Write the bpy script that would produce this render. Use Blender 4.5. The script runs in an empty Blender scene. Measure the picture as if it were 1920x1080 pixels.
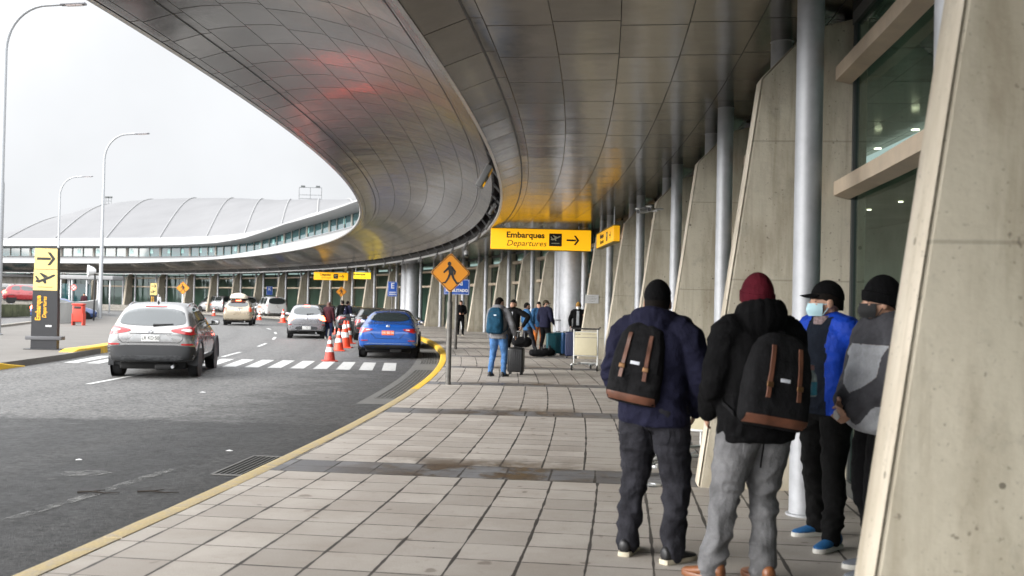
import bpy, bmesh, math, random
from math import sin, cos, pi, radians as R, sqrt, atan2, asin, exp
from mathutils import Vector as V, Matrix, noise, Euler
from mathutils.bvhtree import BVHTree
random.seed(7)
S = bpy.context.scene
COL = S.collection
# ------------------------------------------------------------------ camera
FPX, CAMH = 1867.0, 1.57
PITCH, ROLL = R(0.92), R(1.3)
fw = V((0, cos(PITCH), sin(PITCH))); r0 = V((1, 0, 0)); u0 = V((0, -sin(PITCH), cos(PITCH)))
rr = r0 * cos(ROLL) + u0 * sin(ROLL); uu = r0 * -sin(ROLL) + u0 * cos(ROLL)
cam_d = bpy.data.cameras.new('camera'); cam = bpy.data.objects.new('camera', cam_d); COL.objects.link(cam)
M = Matrix((rr, uu, -fw)).transposed().to_4x4(); M.translation = (0, 0, CAMH); cam.matrix_world = M
cam_d.sensor_width = 36; cam_d.lens = 36 * FPX / 1920; cam_d.clip_end = 3000; cam_d.clip_start = .05
cam_d.dof.use_dof = True; cam_d.dof.focus_distance = 13.0; cam_d.dof.aperture_fstop = 2.6
S.camera = cam
def ray(px, py): return (fw * FPX + rr * (px - 960) + uu * (540 - py)).normalized()
def at(px, py, z=0.0):
    r = ray(px, py); t = (z - CAMH) / r.z; return V((0, 0, CAMH)) + r * t
def atd(px, py, d):
    r = ray(px, py); return V((0, 0, CAMH)) + r * (d / r.y)
# ------------------------------------------------------------------ tagging
def tag(o, label=None, cat=None, group=None, kind=None):
    if label: o['label'] = label
    if cat: o['category'] = cat
    if group: o['group'] = group
    if kind: o['kind'] = kind
    return o
def thing(name, loc, rz, label, cat, group=None):
    o = bpy.data.objects.new(name, None); COL.objects.link(o); o.empty_display_size = .1
    o.location = loc; o.rotation_euler = (0, 0, rz); return tag(o, label, cat, group)
def kids(o): return list(o.children)
def dup(o, loc=None, rz=None, label=None, parent=None):
    c = o.copy(); COL.objects.link(c)
    for ch in kids(o): dup(ch, parent=c)
    if parent is not None: c.parent = parent
    if loc is not None: c.location = loc
    if rz is not None: c.rotation_euler = (0, 0, rz)
    if label: c['label'] = label
    return c
# ------------------------------------------------------------------ mesh builder
def link(name, me, mat, parent=None, smooth=True, angle=40):
    ob = bpy.data.objects.new(name, me); COL.objects.link(ob)
    if mat is not None:
        for m in (mat if isinstance(mat, (list, tuple)) else [mat]): me.materials.append(m)
    if smooth and len(me.polygons):
        me.shade_smooth(); me.set_sharp_from_angle(angle=R(angle))
    if parent is not None: ob.parent = parent
    return ob
class MB:
    def __init__(s): s.v = []; s.f = []; s.uv = None
    def add(s, vs, fs):
        n = len(s.v); s.v += [tuple(p) for p in vs]; s.f += [tuple(i + n for i in f) for f in fs]; return s
    def grid(s, rows, closed=False, cap=False, flip=False):
        m = len(rows[0]); vs = [p for r in rows for p in r]; fs = []
        for i in range(len(rows) - 1):
            for j in range(m if closed else m - 1):
                k = (j + 1) % m
                q = (i * m + j, i * m + k, (i + 1) * m + k, (i + 1) * m + j); fs.append(q[::-1] if flip else q)
        if cap:
            a = tuple(range(m))[::-1]; b = tuple((len(rows) - 1) * m + j for j in range(m))
            fs += [a[::-1], b[::-1]] if flip else [a, b]
        return s.add(vs, fs)
    def box(s, c, d, rz=0, rx=0, ry=0, bev=0):
        hx, hy, hz = d[0] / 2, d[1] / 2, d[2] / 2
        E = Euler((rx, ry, rz)).to_matrix(); c = V(c)
        if bev <= 0:
            vs = [c + E @ V((x * hx, y * hy, z * hz)) for z in (-1, 1) for x, y in ((-1, -1), (1, -1), (1, 1), (-1, 1))]
            return s.add(vs, [(3, 2, 1, 0), (4, 5, 6, 7), (0, 1, 5, 4), (1, 2, 6, 5), (2, 3, 7, 6), (3, 0, 4, 7)])
        b = min(bev, hx * .99, hy * .99, hz * .99); rows = []; N = 4
        def ring(k, z):
            out = []
            for cx, cy, a0 in ((1, 1, 0), (-1, 1, 90), (-1, -1, 180), (1, -1, 270)):
                for i in range(N + 1):
                    a = R(a0 + 90 * i / N)
                    out.append(c + E @ V((cx * (hx - b) + k * cos(a), cy * (hy - b) + k * sin(a), z)))
            return out
        for i in range(N + 1):
            a = R(-90 + 90 * i / N); rows.append(ring(b * cos(a), -hz + b + b * sin(a)))
        for i in range(N + 1):
            a = R(90 * i / N); rows.append(ring(b * cos(a), hz - b + b * sin(a)))
        return s.grid(rows, closed=True, cap=True)
    def tube(s, pts, r, n=8, cap=True):
        pts = [V(p) for p in pts]; rs = r if isinstance(r, (list, tuple)) else [r] * len(pts); rows = []; up = None
        for i, p in enumerate(pts):
            t = (pts[min(i + 1, len(pts) - 1)] - pts[max(i - 1, 0)]).normalized()
            if up is None: up = V((0, 0, 1)) if abs(t.z) < .9 else V((0, 1, 0))
            a = t.cross(up).normalized(); b = a.cross(t).normalized(); up = b
            q = rs[i]; qa, qb = q if isinstance(q, (list, tuple)) else (q, q)
            rows.append([p + a * (qa * cos(2 * pi * j / n)) + b * (qb * sin(2 * pi * j / n)) for j in range(n)])
        return s.grid(rows, closed=True, cap=cap, flip=True)
    def ball(s, c, rad, n=12, m=8, E=None):
        rad = rad if isinstance(rad, (list, tuple)) else (rad,) * 3; c = V(c); rows = []
        for i in range(m + 1):
            a = -pi / 2 + pi * i / m; q = max(cos(a), .02)
            row = [V((rad[0] * q * cos(2 * pi * j / n), rad[1] * q * sin(2 * pi * j / n), rad[2] * sin(a))) for j in range(n)]
            rows.append([c + (E @ p if E else p) for p in row])
        return s.grid(rows, closed=True, cap=True)
    def lathe(s, prof, n=24, c=(0, 0, 0), cap=True):
        c = V(c); rows = [[c + V((r * cos(2 * pi * j / n), r * sin(2 * pi * j / n), z)) for j in range(n)] for r, z in prof]
        return s.grid(rows, closed=True, cap=cap)
    def prism(s, poly, vec):
        n = len(poly); vec = V(vec); vs = [V(p) for p in poly] + [V(p) + vec for p in poly]
        fs = [tuple(range(n))[::-1], tuple(range(n, 2 * n))] + [(i, (i + 1) % n, n + (i + 1) % n, n + i) for i in range(n)]
        return s.add(vs, fs)
    def mesh(s, name, fix=True):
        me = bpy.data.meshes.new(name); me.from_pydata(s.v, [], s.f)
        if fix:
            bm = bmesh.new(); bm.from_mesh(me); bmesh.ops.recalc_face_normals(bm, faces=bm.faces); bm.to_mesh(me); bm.free()
        me.update(); return me
    def build(s, name, mat, parent=None, smooth=True, angle=40, fix=True):
        return link(name, s.mesh(name, fix), mat, parent, smooth, angle)
# ------------------------------------------------------------------ materials
MATS = {}
class NT:
    def __init__(s, name):
        s.m = bpy.data.materials.new(name); s.m.use_nodes = True; s.t = s.m.node_tree; s.n = s.t.nodes; s.l = s.t.links
        s.b = s.n['Principled BSDF']; s.out = s.n['Material Output']
    def node(s, typ, **kw):
        o = s.n.new(typ)
        for k, v in kw.items():
            if hasattr(o, k): setattr(o, k, v)
        return o
    def lk(s, a, b): s.l.new(a, b)
    def math(s, op, a, b=0.0, clamp=False):
        o = s.n.new('ShaderNodeMath'); o.operation = op; o.use_clamp = clamp
        for i, x in enumerate((a, b)):
            if isinstance(x, (int, float)): o.inputs[i].default_value = x
            else: s.lk(x, o.inputs[i])
        return o.outputs[0]
    def mix(s, f, a, b, typ='RGBA', blend='MIX'):
        o = s.n.new('ShaderNodeMix'); o.data_type = typ
        if typ == 'RGBA': o.blend_type = blend; ia, ib, oo = 6, 7, 2
        else: ia, ib, oo = 2, 3, 0
        for i, x in ((0, f), (ia, a), (ib, b)):
            if isinstance(x, (int, float)): o.inputs[i].default_value = x
            elif isinstance(x, tuple): o.inputs[i].default_value = (*x, 1) if len(x) == 3 else x
            else: s.lk(x, o.inputs[i])
        return o.outputs[oo]
    def noise(s, vec, scale, detail=4, rough=.55, dims='3D'):
        o = s.n.new('ShaderNodeTexNoise'); o.inputs['Scale'].default_value = scale; o.inputs['Detail'].default_value = detail
        o.inputs['Roughness'].default_value = rough
        if vec is not None: s.lk(vec, o.inputs['Vector'])
        return o.outputs[0]
    def ramp(s, f, pts):
        o = s.n.new('ShaderNodeValToRGB'); e = o.color_ramp.elements
        while len(e) < len(pts): e.new(.5)
        for k, (p, c) in enumerate(pts):
            e[k].position = p; e[k].color = (*c, 1) if isinstance(c, tuple) else (c, c, c, 1)
        s.lk(f, o.inputs[0]); return o.outputs[0]
    def mapr(s, f, a, b, c=0., d=1.):
        o = s.n.new('ShaderNodeMapRange'); s.lk(f, o.inputs[0])
        for i, x in enumerate((a, b, c, d)): o.inputs[i + 1].default_value = x
        return o.outputs[0]
    def scalev(s, vec, k):
        o = s.n.new('ShaderNodeVectorMath'); o.operation = 'MULTIPLY'; s.lk(vec, o.inputs[0]); o.inputs[1].default_value = k; return o.outputs[0]
    def obj(s): return s.node('ShaderNodeTexCoord').outputs['Object']
    def uv(s): return s.node('ShaderNodeTexCoord').outputs['UV']
    def pos(s): return s.node('ShaderNodeNewGeometry').outputs['Position']
    def sep(s, v): o = s.n.new('ShaderNodeSeparateXYZ'); s.lk(v, o.inputs[0]); return o.outputs
    def bump(s, h, strength=.3, dist=.01):
        o = s.n.new('ShaderNodeBump'); o.inputs['Strength'].default_value = strength; o.inputs['Distance'].default_value = dist
        s.lk(h, o.inputs['Height']); s.lk(o.outputs[0], s.b.inputs['Normal']); return o
    def set(s, **kw):
        for k, v in kw.items():
            k = {'base': 'Base Color', 'rough': 'Roughness', 'metal': 'Metallic', 'spec': 'Specular IOR Level', 'coat': 'Coat Weight', 'coatr': 'Coat Roughness',
                 'emit': 'Emission Color', 'es': 'Emission Strength', 'sheen': 'Sheen Weight', 'trans': 'Transmission Weight'}[k]
            if isinstance(v, (int, float)): s.b.inputs[k].default_value = v
            elif isinstance(v, tuple): s.b.inputs[k].default_value = (*v, 1)
            else: s.lk(v, s.b.inputs[k])
        return s.m
def pbr(name, base, rough=.6, metal=0, var=0.0, vs=6.0, bump=0, bs=60.0, **kw):
    if name in MATS: return MATS[name]
    t = NT(name); o = t.obj()
    if var:
        n = t.noise(o, vs, 5, .6)
        f = t.mapr(n, .3, .7, 1 - var, 1 + var)
        c = t.node('ShaderNodeVectorMath', operation='MULTIPLY'); c.inputs[0].default_value = base; t.lk(f, c.inputs[1]); t.lk(c.outputs[0], t.b.inputs['Base Color'])
        t.lk(t.mapr(n, .3, .7, rough * .88, min(1, rough * 1.12)), t.b.inputs['Roughness'])
    else: t.set(base=base, rough=rough)
    if bump: t.bump(t.noise(o, bs, 4), bump, .004)
    t.set(metal=metal, **kw); MATS[name] = t.m; return t.m
def fabric(name, base, var=.25, vs=9, rough=.9):
    if name in MATS: return MATS[name]
    t = NT(name); o = t.obj(); n = t.noise(o, vs, 6, .65); n2 = t.noise(o, 420, 2)
    f = t.math('MULTIPLY', t.mapr(n, .3, .7, 1 - var, 1 + var), t.mapr(n2, .3, .7, .82, 1.18))
    c = t.node('ShaderNodeVectorMath', operation='MULTIPLY'); c.inputs[0].default_value = base; t.lk(f, c.inputs[1])
    t.lk(c.outputs[0], t.b.inputs['Base Color']); t.bump(t.noise(t.scalev(o, (16, 16, 11)), 1, 6, .62), .6, .03)
    t.set(rough=rough, spec=.12); MATS[name] = t.m; return t.m
def emis(name, base, es, rough=.5):
    if name in MATS: return MATS[name]
    t = NT(name); MATS[name] = t.set(base=base, rough=rough, emit=base, es=es); return t.m
black = pbr('black_plastic', (.012, .012, .013), .45, var=.2)
rubber = pbr('tyre_rubber', (.018, .018, .019), .8, var=.25, vs=20)
chrome = pbr('chrome', (.75, .75, .77), .15, 1)
steel = pbr('galvanised_steel', (.42, .43, .44), .42, .85, var=.2, vs=14)
white_paint = pbr('white_paint', (.72, .73, .74), .4, var=.06)
redl = pbr('red_lens', (.32, .012, .014), .15, coat=.6)
clearl = pbr('clear_lens', (.55, .45, .42), .12, coat=.6)
glassd = pbr('tinted_glass', (.02, .026, .027), .04, 0, spec=.9, coat=.5, coatr=.02)
ink = pbr('sign_ink', (.012, .012, .012), .6)
skin = pbr('skin', (.44, .25, .17), .55, var=.12, vs=12)
skin2 = pbr('tanned_skin', (.34, .18, .115), .55, var=.12, vs=12)
hairm = pbr('dark_hair', (.009, .007, .006), .75, var=.4, vs=60, spec=.08)
leather = pbr('brown_leather', (.115, .042, .022), .5, var=.3, vs=14, bump=.2)
# concrete
def concrete_mat(name, a, b, stain, board=True):
    t = NT(name); o = t.pos(); big = t.noise(o, .9, 6, .65); fine = t.noise(o, 22, 5, .6); mid = t.noise(t.scalev(o, (1, 1, .25)), 4, 5, .6)
    col = t.mix(t.mapr(big, .3, .72), a, b); col = t.mix(t.math('MULTIPLY', t.mapr(mid, .46, .68), .75), col, stain)
    st = t.noise(t.scalev(o, (5, 5, .35)), 1.6, 5, .65); col = t.mix(t.mapr(st, .5, .68, 0, .65), col, stain)
    sp = t.noise(o, 38, 3, .55); col = t.mix(t.math('MULTIPLY', t.mapr(sp, .65, .73), .6), col, (.1, .08, .06))
    vor = t.node('ShaderNodeTexVoronoi'); vor.inputs['Scale'].default_value = 3.1; t.lk(o, vor.inputs['Vector'])
    hole = t.math('LESS_THAN', vor.outputs['Distance'], .05); col = t.mix(t.math('MULTIPLY', hole, .7), col, (.07, .06, .045))
    z = t.sep(o)[2]
    base_d = t.math('MULTIPLY', t.mapr(t.math('ADD', z, t.math('MULTIPLY', t.noise(o, 3.0, 5, .7), .5)), .25, .62, 1, 0), .6); col = t.mix(base_d, col, stain)     # scuffs and splash dirt along the foot
    blot = t.mapr(t.noise(o, 2.4, 6, .7), .56, .70, 0, .45); col = t.mix(blot, col, (.24, .225, .19))
    h = t.math('ADD', fine, t.math('MULTIPLY', big, .6))
    if board:
        fr = t.math('ABSOLUTE', t.math('SUBTRACT', t.math('FRACT', t.math('MULTIPLY', z, .82)), .5)); ln = t.math('LESS_THAN', fr, .006)
        col = t.mix(t.math('MULTIPLY', ln, .32), col, (.12, .10, .075))
        h = t.math('SUBTRACT', h, t.math('ADD', ln, hole))
    t.bump(h, .35, .012); MATS[name] = t.set(base=col, rough=.85, spec=.3); return t.m
conc = concrete_mat('board_marked_concrete', (.62, .57, .465), (.49, .45, .36), (.33, .285, .21))
conc_edge = concrete_mat('lit_edge_concrete', (.62, .56, .465), (.52, .465, .375), (.38, .33, .25), False)  # lighter copy of the buttress concrete: light on the front edges put into colour
conc_grey = concrete_mat('grey_concrete', (.33, .31, .28), (.25, .235, .21), (.16, .15, .13), False)
# ------------------------------------------------------------------ the curve the whole terminal follows
CX, CY, RC, S1, S2, R2 = -122.0, 21.0, 125.0, 98.0, 112.7, 36.0
def base(s):
    if s <= S1:
        a = s / RC; return CX + RC * cos(a), CY + RC * sin(a), a
    a1 = S1 / RC; x, y = CX + RC * cos(a1), CY + RC * sin(a1)
    q = min(s, S2) - S1; a = a1 + q / R2
    cx, cy = x - R2 * cos(a1), y - R2 * sin(a1)
    x, y = cx + R2 * cos(a), cy + R2 * sin(a)
    if s > S2: x -= sin(a) * (s - S2); y += cos(a) * (s - S2)
    return x, y, a
def P(off, s, z=0.0):
    x, y, a = base(s); return V((x + off * cos(a), y + off * sin(a), z))
def polar(x, y):
    a = atan2(y - CY, x - CX); return sqrt((x - CX) ** 2 + (y - CY) ** 2) - RC, a * RC
def frange(a, b, step):
    n = max(1, int(round((b - a) / step))); return [a + (b - a) * i / n for i in range(n + 1)]
def sheet(name, mat, offs, ss, zf, parent=None, uvscale=(1, 1), kind=None, smooth=True, flip=False):
    """surface over (off, s); zf(off, s) gives the height, UV = (off, s) in metres"""
    mb = MB(); mb.grid([[P(o, s, zf(o, s) if callable(zf) else zf) for o in offs] for s in ss], flip=flip)
    me = mb.mesh(name, False); uvl = me.uv_layers.new(name='UVMap'); m = len(offs)
    for lp in me.loops:
        i, j = divmod(lp.vertex_index, m); uvl.data[lp.index].uv = (offs[j] * uvscale[0], ss[i] * uvscale[1])
    ob = link(name, me, mat, parent, smooth, 60)
    if kind: ob['kind'] = kind
    return ob
BAY = 5.18; SF = [-12.2 + BAY * (k - 2) for k in range(1, 34)]
# ------------------------------------------------------------------ sky and sun (overcast)
W = bpy.data.worlds.new('World'); S.world = W; W.use_nodes = True
wt = W.node_tree; bg = wt.nodes['Background']
sky = wt.nodes.new('ShaderNodeTexSky'); sky.sky_type = 'NISHITA'; sky.sun_disc = False
SUN_EL, SUN_AZ = R(26), R(-118)         # veiled sun, from the open left side and a little behind
sky.sun_elevation = SUN_EL; sky.sun_rotation = SUN_AZ; sky.air_density = 1.0; sky.dust_density = 6.0; sky.ozone_density = 1.0
hs = wt.nodes.new('ShaderNodeHueSaturation'); hs.inputs['Saturation'].default_value = .12
wt.links.new(sky.outputs[0], hs.inputs['Color'])
# a closed cloud layer: lifts the dark zenith towards the bright horizon with soft mottling
tc = wt.nodes.new('ShaderNodeTexCoord'); nz = wt.nodes.new('ShaderNodeTexNoise'); nz.inputs['Scale'].default_value = 3.2; nz.inputs['Detail'].default_value = 5
wt.links.new(tc.outputs['Generated'], nz.inputs['Vector'])
cr = wt.nodes.new('ShaderNodeMapRange'); cr.inputs[1].default_value = .3; cr.inputs[2].default_value = .7; cr.inputs[3].default_value = 12.5; cr.inputs[4].default_value = 15.5
wt.links.new(nz.outputs[0], cr.inputs[0])
mx = wt.nodes.new('ShaderNodeMix'); mx.data_type = 'RGBA'; mx.inputs[0].default_value = .72
cl = wt.nodes.new('ShaderNodeVectorMath'); cl.operation = 'MULTIPLY'; cl.inputs[0].default_value = (.97, .99, 1.02)
wt.links.new(cr.outputs[0], cl.inputs[1]); wt.links.new(hs.outputs[0], mx.inputs[6]); wt.links.new(cl.outputs[0], mx.inputs[7])
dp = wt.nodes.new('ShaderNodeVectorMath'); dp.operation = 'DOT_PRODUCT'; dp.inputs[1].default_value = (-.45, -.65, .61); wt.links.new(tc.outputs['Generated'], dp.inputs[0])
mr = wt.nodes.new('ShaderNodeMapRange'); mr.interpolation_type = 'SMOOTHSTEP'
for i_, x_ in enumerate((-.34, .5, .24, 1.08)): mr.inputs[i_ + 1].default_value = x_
wt.links.new(dp.outputs['Value'], mr.inputs[0]); ml = wt.nodes.new('ShaderNodeVectorMath'); ml.operation = 'MULTIPLY'      # sky colour dimmed ahead, kept bright overhead and behind to light the scene
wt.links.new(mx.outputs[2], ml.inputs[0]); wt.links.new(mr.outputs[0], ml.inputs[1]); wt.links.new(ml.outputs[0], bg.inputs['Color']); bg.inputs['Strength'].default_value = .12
sd = bpy.data.lights.new('sun', 'SUN'); sd.energy = 1.5; sd.angle = R(50); sd.color = (1, .96, .9)
so = bpy.data.objects.new('sun', sd); COL.objects.link(so)
dirv = V((sin(SUN_AZ) * cos(SUN_EL), cos(SUN_AZ) * cos(SUN_EL), sin(SUN_EL)))
so.rotation_euler = dirv.to_track_quat('Z', 'Y').to_euler()
# ------------------------------------------------------------------ ground materials
def paver_mat():
    t = NT('pavers'); u = t.sep(t.uv()); off, s = u[0], u[1]
    pos = t.pos()
    tt = t.math('MODULO', t.math('ADD', t.math('SUBTRACT', s, (SF[1] - .12) * .976), 50 * BAY * .976), BAY * .976)
    band = t.math('LESS_THAN', tt, .66)
    def joint(v, size, w, shift=0.0):
        q = t.math('DIVIDE', t.math('ADD', v, shift), size); f = t.math('FRACT', q)
        d = t.math('MULTIPLY', t.math('SUBTRACT', .5, t.math('ABSOLUTE', t.math('SUBTRACT', f, .5))), size)
        wob = t.math('MULTIPLY', t.mapr(t.noise(pos, 3.0, 3), .35, .65, .45, 1.5), w)
        return t.math('LESS_THAN', d, wob), t.math('FLOOR', q)
    o2 = t.math('ADD', off, 20.0)
    bay = t.math('FLOOR', t.math('DIVIDE', t.math('ADD', s, 50 * BAY * .976 - (SF[1] - .12) * .976), BAY * .976))
    o2b = t.math('ADD', o2, t.math('MULTIPLY', bay, .137))
    j1, c1 = joint(o2b, .405, .0095); j2, r2 = joint(t.math('SUBTRACT', tt, .66), .399, .0068)
    j3, c3 = joint(o2b, .41, .009, .2); j4, r4 = joint(tt, .31, .006)
    J = t.mix(band, t.math('MAXIMUM', j1, j2), t.math('MAXIMUM', j3, j4), 'FLOAT')
    cell = t.node('ShaderNodeCombineXYZ'); t.lk(t.mix(band, c1, c3, 'FLOAT'), cell.inputs[0]); t.lk(t.mix(band, r2, t.math('ADD', r4, 40), 'FLOAT'), cell.inputs[1]); t.lk(bay, cell.inputs[2])
    wn = t.node('ShaderNodeTexWhiteNoise'); t.lk(cell.outputs[0], wn.inputs['Vector'])
    n = t.noise(pos, 1.3, 6, .65); n2 = t.noise(pos, 9, 5, .65); fine = t.noise(pos, 130, 3, .6)
    slab = t.mix(wn.outputs['Value'], (.315, .288, .258), (.415, .383, .345))
    slab = t.mix(t.mapr(n, .42, .68, 0, .55), slab, (.27, .235, .2)); slab = t.mix(t.mapr(n2, .55, .75, 0, .4), slab, (.26, .22, .185))
    dark = t.mix(wn.outputs['Value'], (.125, .125, .13), (.19, .19, .195)); dark = t.mix(t.mapr(n, .45, .7, 0, .6), dark, (.07, .062, .055))
    col = t.mix(band, slab, dark)
    sp = t.mapr(fine, .3, .7, .86, 1.14); col2 = t.node('ShaderNodeVectorMath', operation='MULTIPLY'); t.lk(col, col2.inputs[0]); t.lk(sp, col2.inputs[1])
    # damp, dirty run-off patches along the bands under the canopy joint
    near = t.mapr(t.math('ABSOLUTE', t.math('SUBTRACT', tt, .3)), .35, 1.1, 1, 0)
    xo = t.mapr(t.math('ABSOLUTE', t.math('ADD', off, 2.7)), .4, 1.7, 1, 0)
    pn = t.mapr(t.noise(pos, 1.9, 5, .75), .43, .55)
    wet = t.math('MULTIPLY', t.math('MULTIPLY', near, xo), pn)
    col3 = t.mix(t.math('MULTIPLY', wet, .95), col2.outputs[0], (.075, .055, .035))
    spots = t.mapr(t.noise(pos, 5.2, 2, .4), .70, .74, 0, .55); col3 = t.mix(spots, col3, (.12, .095, .075))
    vor = t.node('ShaderNodeTexVoronoi'); vor.inputs['Scale'].default_value = 2.7; t.lk(pos, vor.inputs['Vector'])
    gum = t.math('LESS_THAN', vor.outputs['Distance'], .05); col3 = t.mix(t.math('MULTIPLY', gum, .5), col3, (.1, .09, .08))
    col4 = t.mix(t.math('MULTIPLY', J, .95), col3, (.035, .03, .027))
    h = t.math('SUBTRACT', t.math('MULTIPLY', fine, .15), J); h = t.math('ADD', h, t.math('MULTIPLY', wn.outputs['Value'], .12))
    t.bump(h, .6, .008)
    rough = t.mix(wet, t.mix(wn.outputs['Value'], .62, .72, 'FLOAT'), .3, 'FLOAT')
    return t.set(base=col4, rough=rough, spec=.4)
def asphalt_mat():
    t = NT('asphalt'); pos = t.pos(); x, y, z = t.sep(pos)
    off = t.sep(t.uv())[0]
    big = t.noise(pos, .35, 5, .6); mid = t.noise(pos, 2.2, 6, .7); fine = t.noise(pos, 17, 8, .82); grit = t.noise(pos, 95, 2, .6)
    old = t.mix(t.mapr(mid, .3, .7), (.085, .084, .082), (.118, .116, .113))
    new = t.mix(t.mapr(mid, .3, .7), (.022, .022, .0225), (.031, .031, .031))
    lim = t.math('ADD', 13.8, t.math('MULTIPLY', t.mapr(mid, .2, .8, -1, 1), .45))
    a = t.mapr(t.math('SUBTRACT', y, lim), -.15, .35)
    e = t.math('ADD', off, t.math('ADD', t.math('MULTIPLY', t.mapr(mid, .2, .8, -1, 1), .9), t.math('MULTIPLY', y, -.0)))
    e = t.math('ADD', e, t.math('MULTIPLY', t.mapr(t.noise(t.scalev(pos, (.35, 1, 1)), 1.1, 6, .7), .3, .7, -1, 1), .9)); b = t.mapr(e, -7.6, -6.4, 0, 1)
    b = t.math('MULTIPLY', b, t.mapr(y, 13, 34, .8, .45))
    dk = t.math('MAXIMUM', t.math('SUBTRACT', 1.0, a), b)
    col = t.mix(dk, old, new)
    # tyre-polished tracks, tar lines
    tr = t.math('SINE', t.math('MULTIPLY', t.math('ADD', off, .4), 3.4)); col = t.mix(t.mapr(tr, .2, 1, 0, .3), col, (.05, .049, .048))
    cn = t.math('ABSOLUTE', t.math('SUBTRACT', t.noise(t.scalev(pos, (1, .35, 1)), 1.1, 6, .7), .5)); crk = t.mapr(cn, .0, .0045, .75, 0)
    col = t.mix(t.math('MULTIPLY', crk, t.mapr(big, .46, .58)), col, (.02, .02, .02))
    oil = t.mapr(t.noise(pos, 1.7, 4, .5), .66, .74, 0, .45); col = t.mix(oil, col, (.035, .033, .031))
    lt = t.mapr(t.noise(t.scalev(pos, (1, 1, 1)), 3.6, 3, .5), .70, .75, 0, .35); col = t.mix(lt, col, (.12, .118, .11))
    f = t.mapr(fine, .40, .60, .3, 1.75); c = t.node('ShaderNodeVectorMath', operation='MULTIPLY'); t.lk(col, c.inputs[0]); t.lk(f, c.inputs[1])
    sp = t.mapr(grit, .62, .70, 0, .6); col = t.mix(sp, c.outputs[0], (.16, .155, .15))
    t.bump(t.math('ADD', fine, t.math('MULTIPLY', grit, .5)), .8, .02)
    return t.set(base=col, rough=t.mapr(mid, .3, .7, .55, .8), spec=.35)
def plain_ground(name, a, b, sc=.5):
    t = NT(name); pos = t.pos(); n = t.noise(pos, sc, 7, .65); f = t.noise(pos, 40, 4, .65)
    c = t.mix(t.mapr(n, .3, .7), a, b); v = t.node('ShaderNodeVectorMath', operation='MULTIPLY'); t.lk(c, v.inputs[0]); t.lk(t.mapr(f, .3, .7, .8, 1.2), v.inputs[1])
    t.bump(f, .3, .01); return t.set(base=v.outputs[0], rough=.8)
def panel_mat(name, pu, pv, stag, base, rough, seam=.012, metal=1.0):
    """brushed metal soffit panels: UV in metres, dark open joints, small differences from panel to panel"""
    t = NT(name); u = t.sep(t.uv()); pos = t.pos()
    cu = t.math('DIVIDE', t.math('ADD', u[0], 30.0), pu); fu = t.math('FLOOR', cu)
    wn1 = t.node('ShaderNodeTexWhiteNoise', noise_dimensions='1D'); t.lk(fu, wn1.inputs['W'])
    cv = t.math('ADD', t.math('DIVIDE', t.math('ADD', u[1], 300.0), pv), t.math('MULTIPLY', wn1.outputs['Value'], stag)); fv = t.math('FLOOR', cv)
    def edge(c, size, w):
        f = t.math('FRACT', c); d = t.math('MULTIPLY', t.math('SUBTRACT', .5, t.math('ABSOLUTE', t.math('SUBTRACT', f, .5))), size); return t.math('LESS_THAN', d, w)
    J = t.math('MAXIMUM', edge(cu, pu, seam), t.math('MULTIPLY', edge(cv, pv, .013), .85))
    cell = t.node('ShaderNodeCombineXYZ'); t.lk(fu, cell.inputs[0]); t.lk(fv, cell.inputs[1]); wn = t.node('ShaderNodeTexWhiteNoise'); t.lk(cell.outputs[0], wn.inputs['Vector'])
    n = t.noise(pos, 1.1, 5, .6); n2 = t.noise(pos, 12, 5, .65)
    v = t.math('MULTIPLY', t.mapr(wn.outputs['Value'], 0, 1, .86, 1.12), t.math('MULTIPLY', t.mapr(n, .3, .7, .86, 1.12), t.mapr(n2, .3, .7, .97, 1.03)))
    c = t.node('ShaderNodeVectorMath', operation='MULTIPLY'); c.inputs[0].default_value = base; t.lk(v, c.inputs[1])
    dirt = t.mapr(t.noise(t.scalev(pos, (1, 1, 1)), .8, 6, .7), .52, .72, 0, .35); col = t.mix(dirt, c.outputs[0], (.09, .08, .065))
    col = t.mix(t.math('MULTIPLY', J, .92), col, (.012, .011, .01))
    h = t.math('ADD', t.math('MULTIPLY', t.noise(pos, 1.5, 2, .5), 1.3), t.math('SUBTRACT', t.math('MULTIPLY', wn.outputs['Value'], .2), J))
    b_ = t.bump(h, .14, .05); tl = t.node('ShaderNodeVectorMath', operation='SUBTRACT'); t.lk(wn.outputs['Color'], tl.inputs[0]); tl.inputs[1].default_value = (.5, .5, .5)
    ts = t.node('ShaderNodeVectorMath', operation='SCALE'); t.lk(tl.outputs[0], ts.inputs[0]); ts.inputs['Scale'].default_value = .02
    ge = t.node('ShaderNodeNewGeometry'); ad = t.node('ShaderNodeVectorMath', operation='ADD'); t.lk(ge.outputs['Normal'], ad.inputs[0]); t.lk(ts.outputs[0], ad.inputs[1])
    nr = t.node('ShaderNodeVectorMath', operation='NORMALIZE'); t.lk(ad.outputs[0], nr.inputs[0]); t.lk(nr.outputs[0], b_.inputs['Normal'])
    return t.set(base=col, rough=t.math('ADD', t.mapr(n2, .3, .7, rough * .85, rough * 1.2), t.math('MULTIPLY', J, .4)), metal=metal)
def worn_paint(name, c, wear=.5, under=(.13, .13, .13), sc=7):
    t = NT(name); pos = t.pos(); n = t.noise(pos, sc, 6, .75); f = t.noise(pos, 70, 3, .6)
    col = t.mix(t.mapr(n, .62 - .25 * wear, .72 - .2 * wear, 0, .85), c, under); v = t.node('ShaderNodeVectorMath', operation='MULTIPLY'); t.lk(col, v.inputs[0]); t.lk(t.mapr(f, .3, .7, .8, 1.15), v.inputs[1])
    t.bump(f, .3, .006); return t.set(base=v.outputs[0], rough=.65)
pave = paver_mat(); asph = asphalt_mat()
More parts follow.
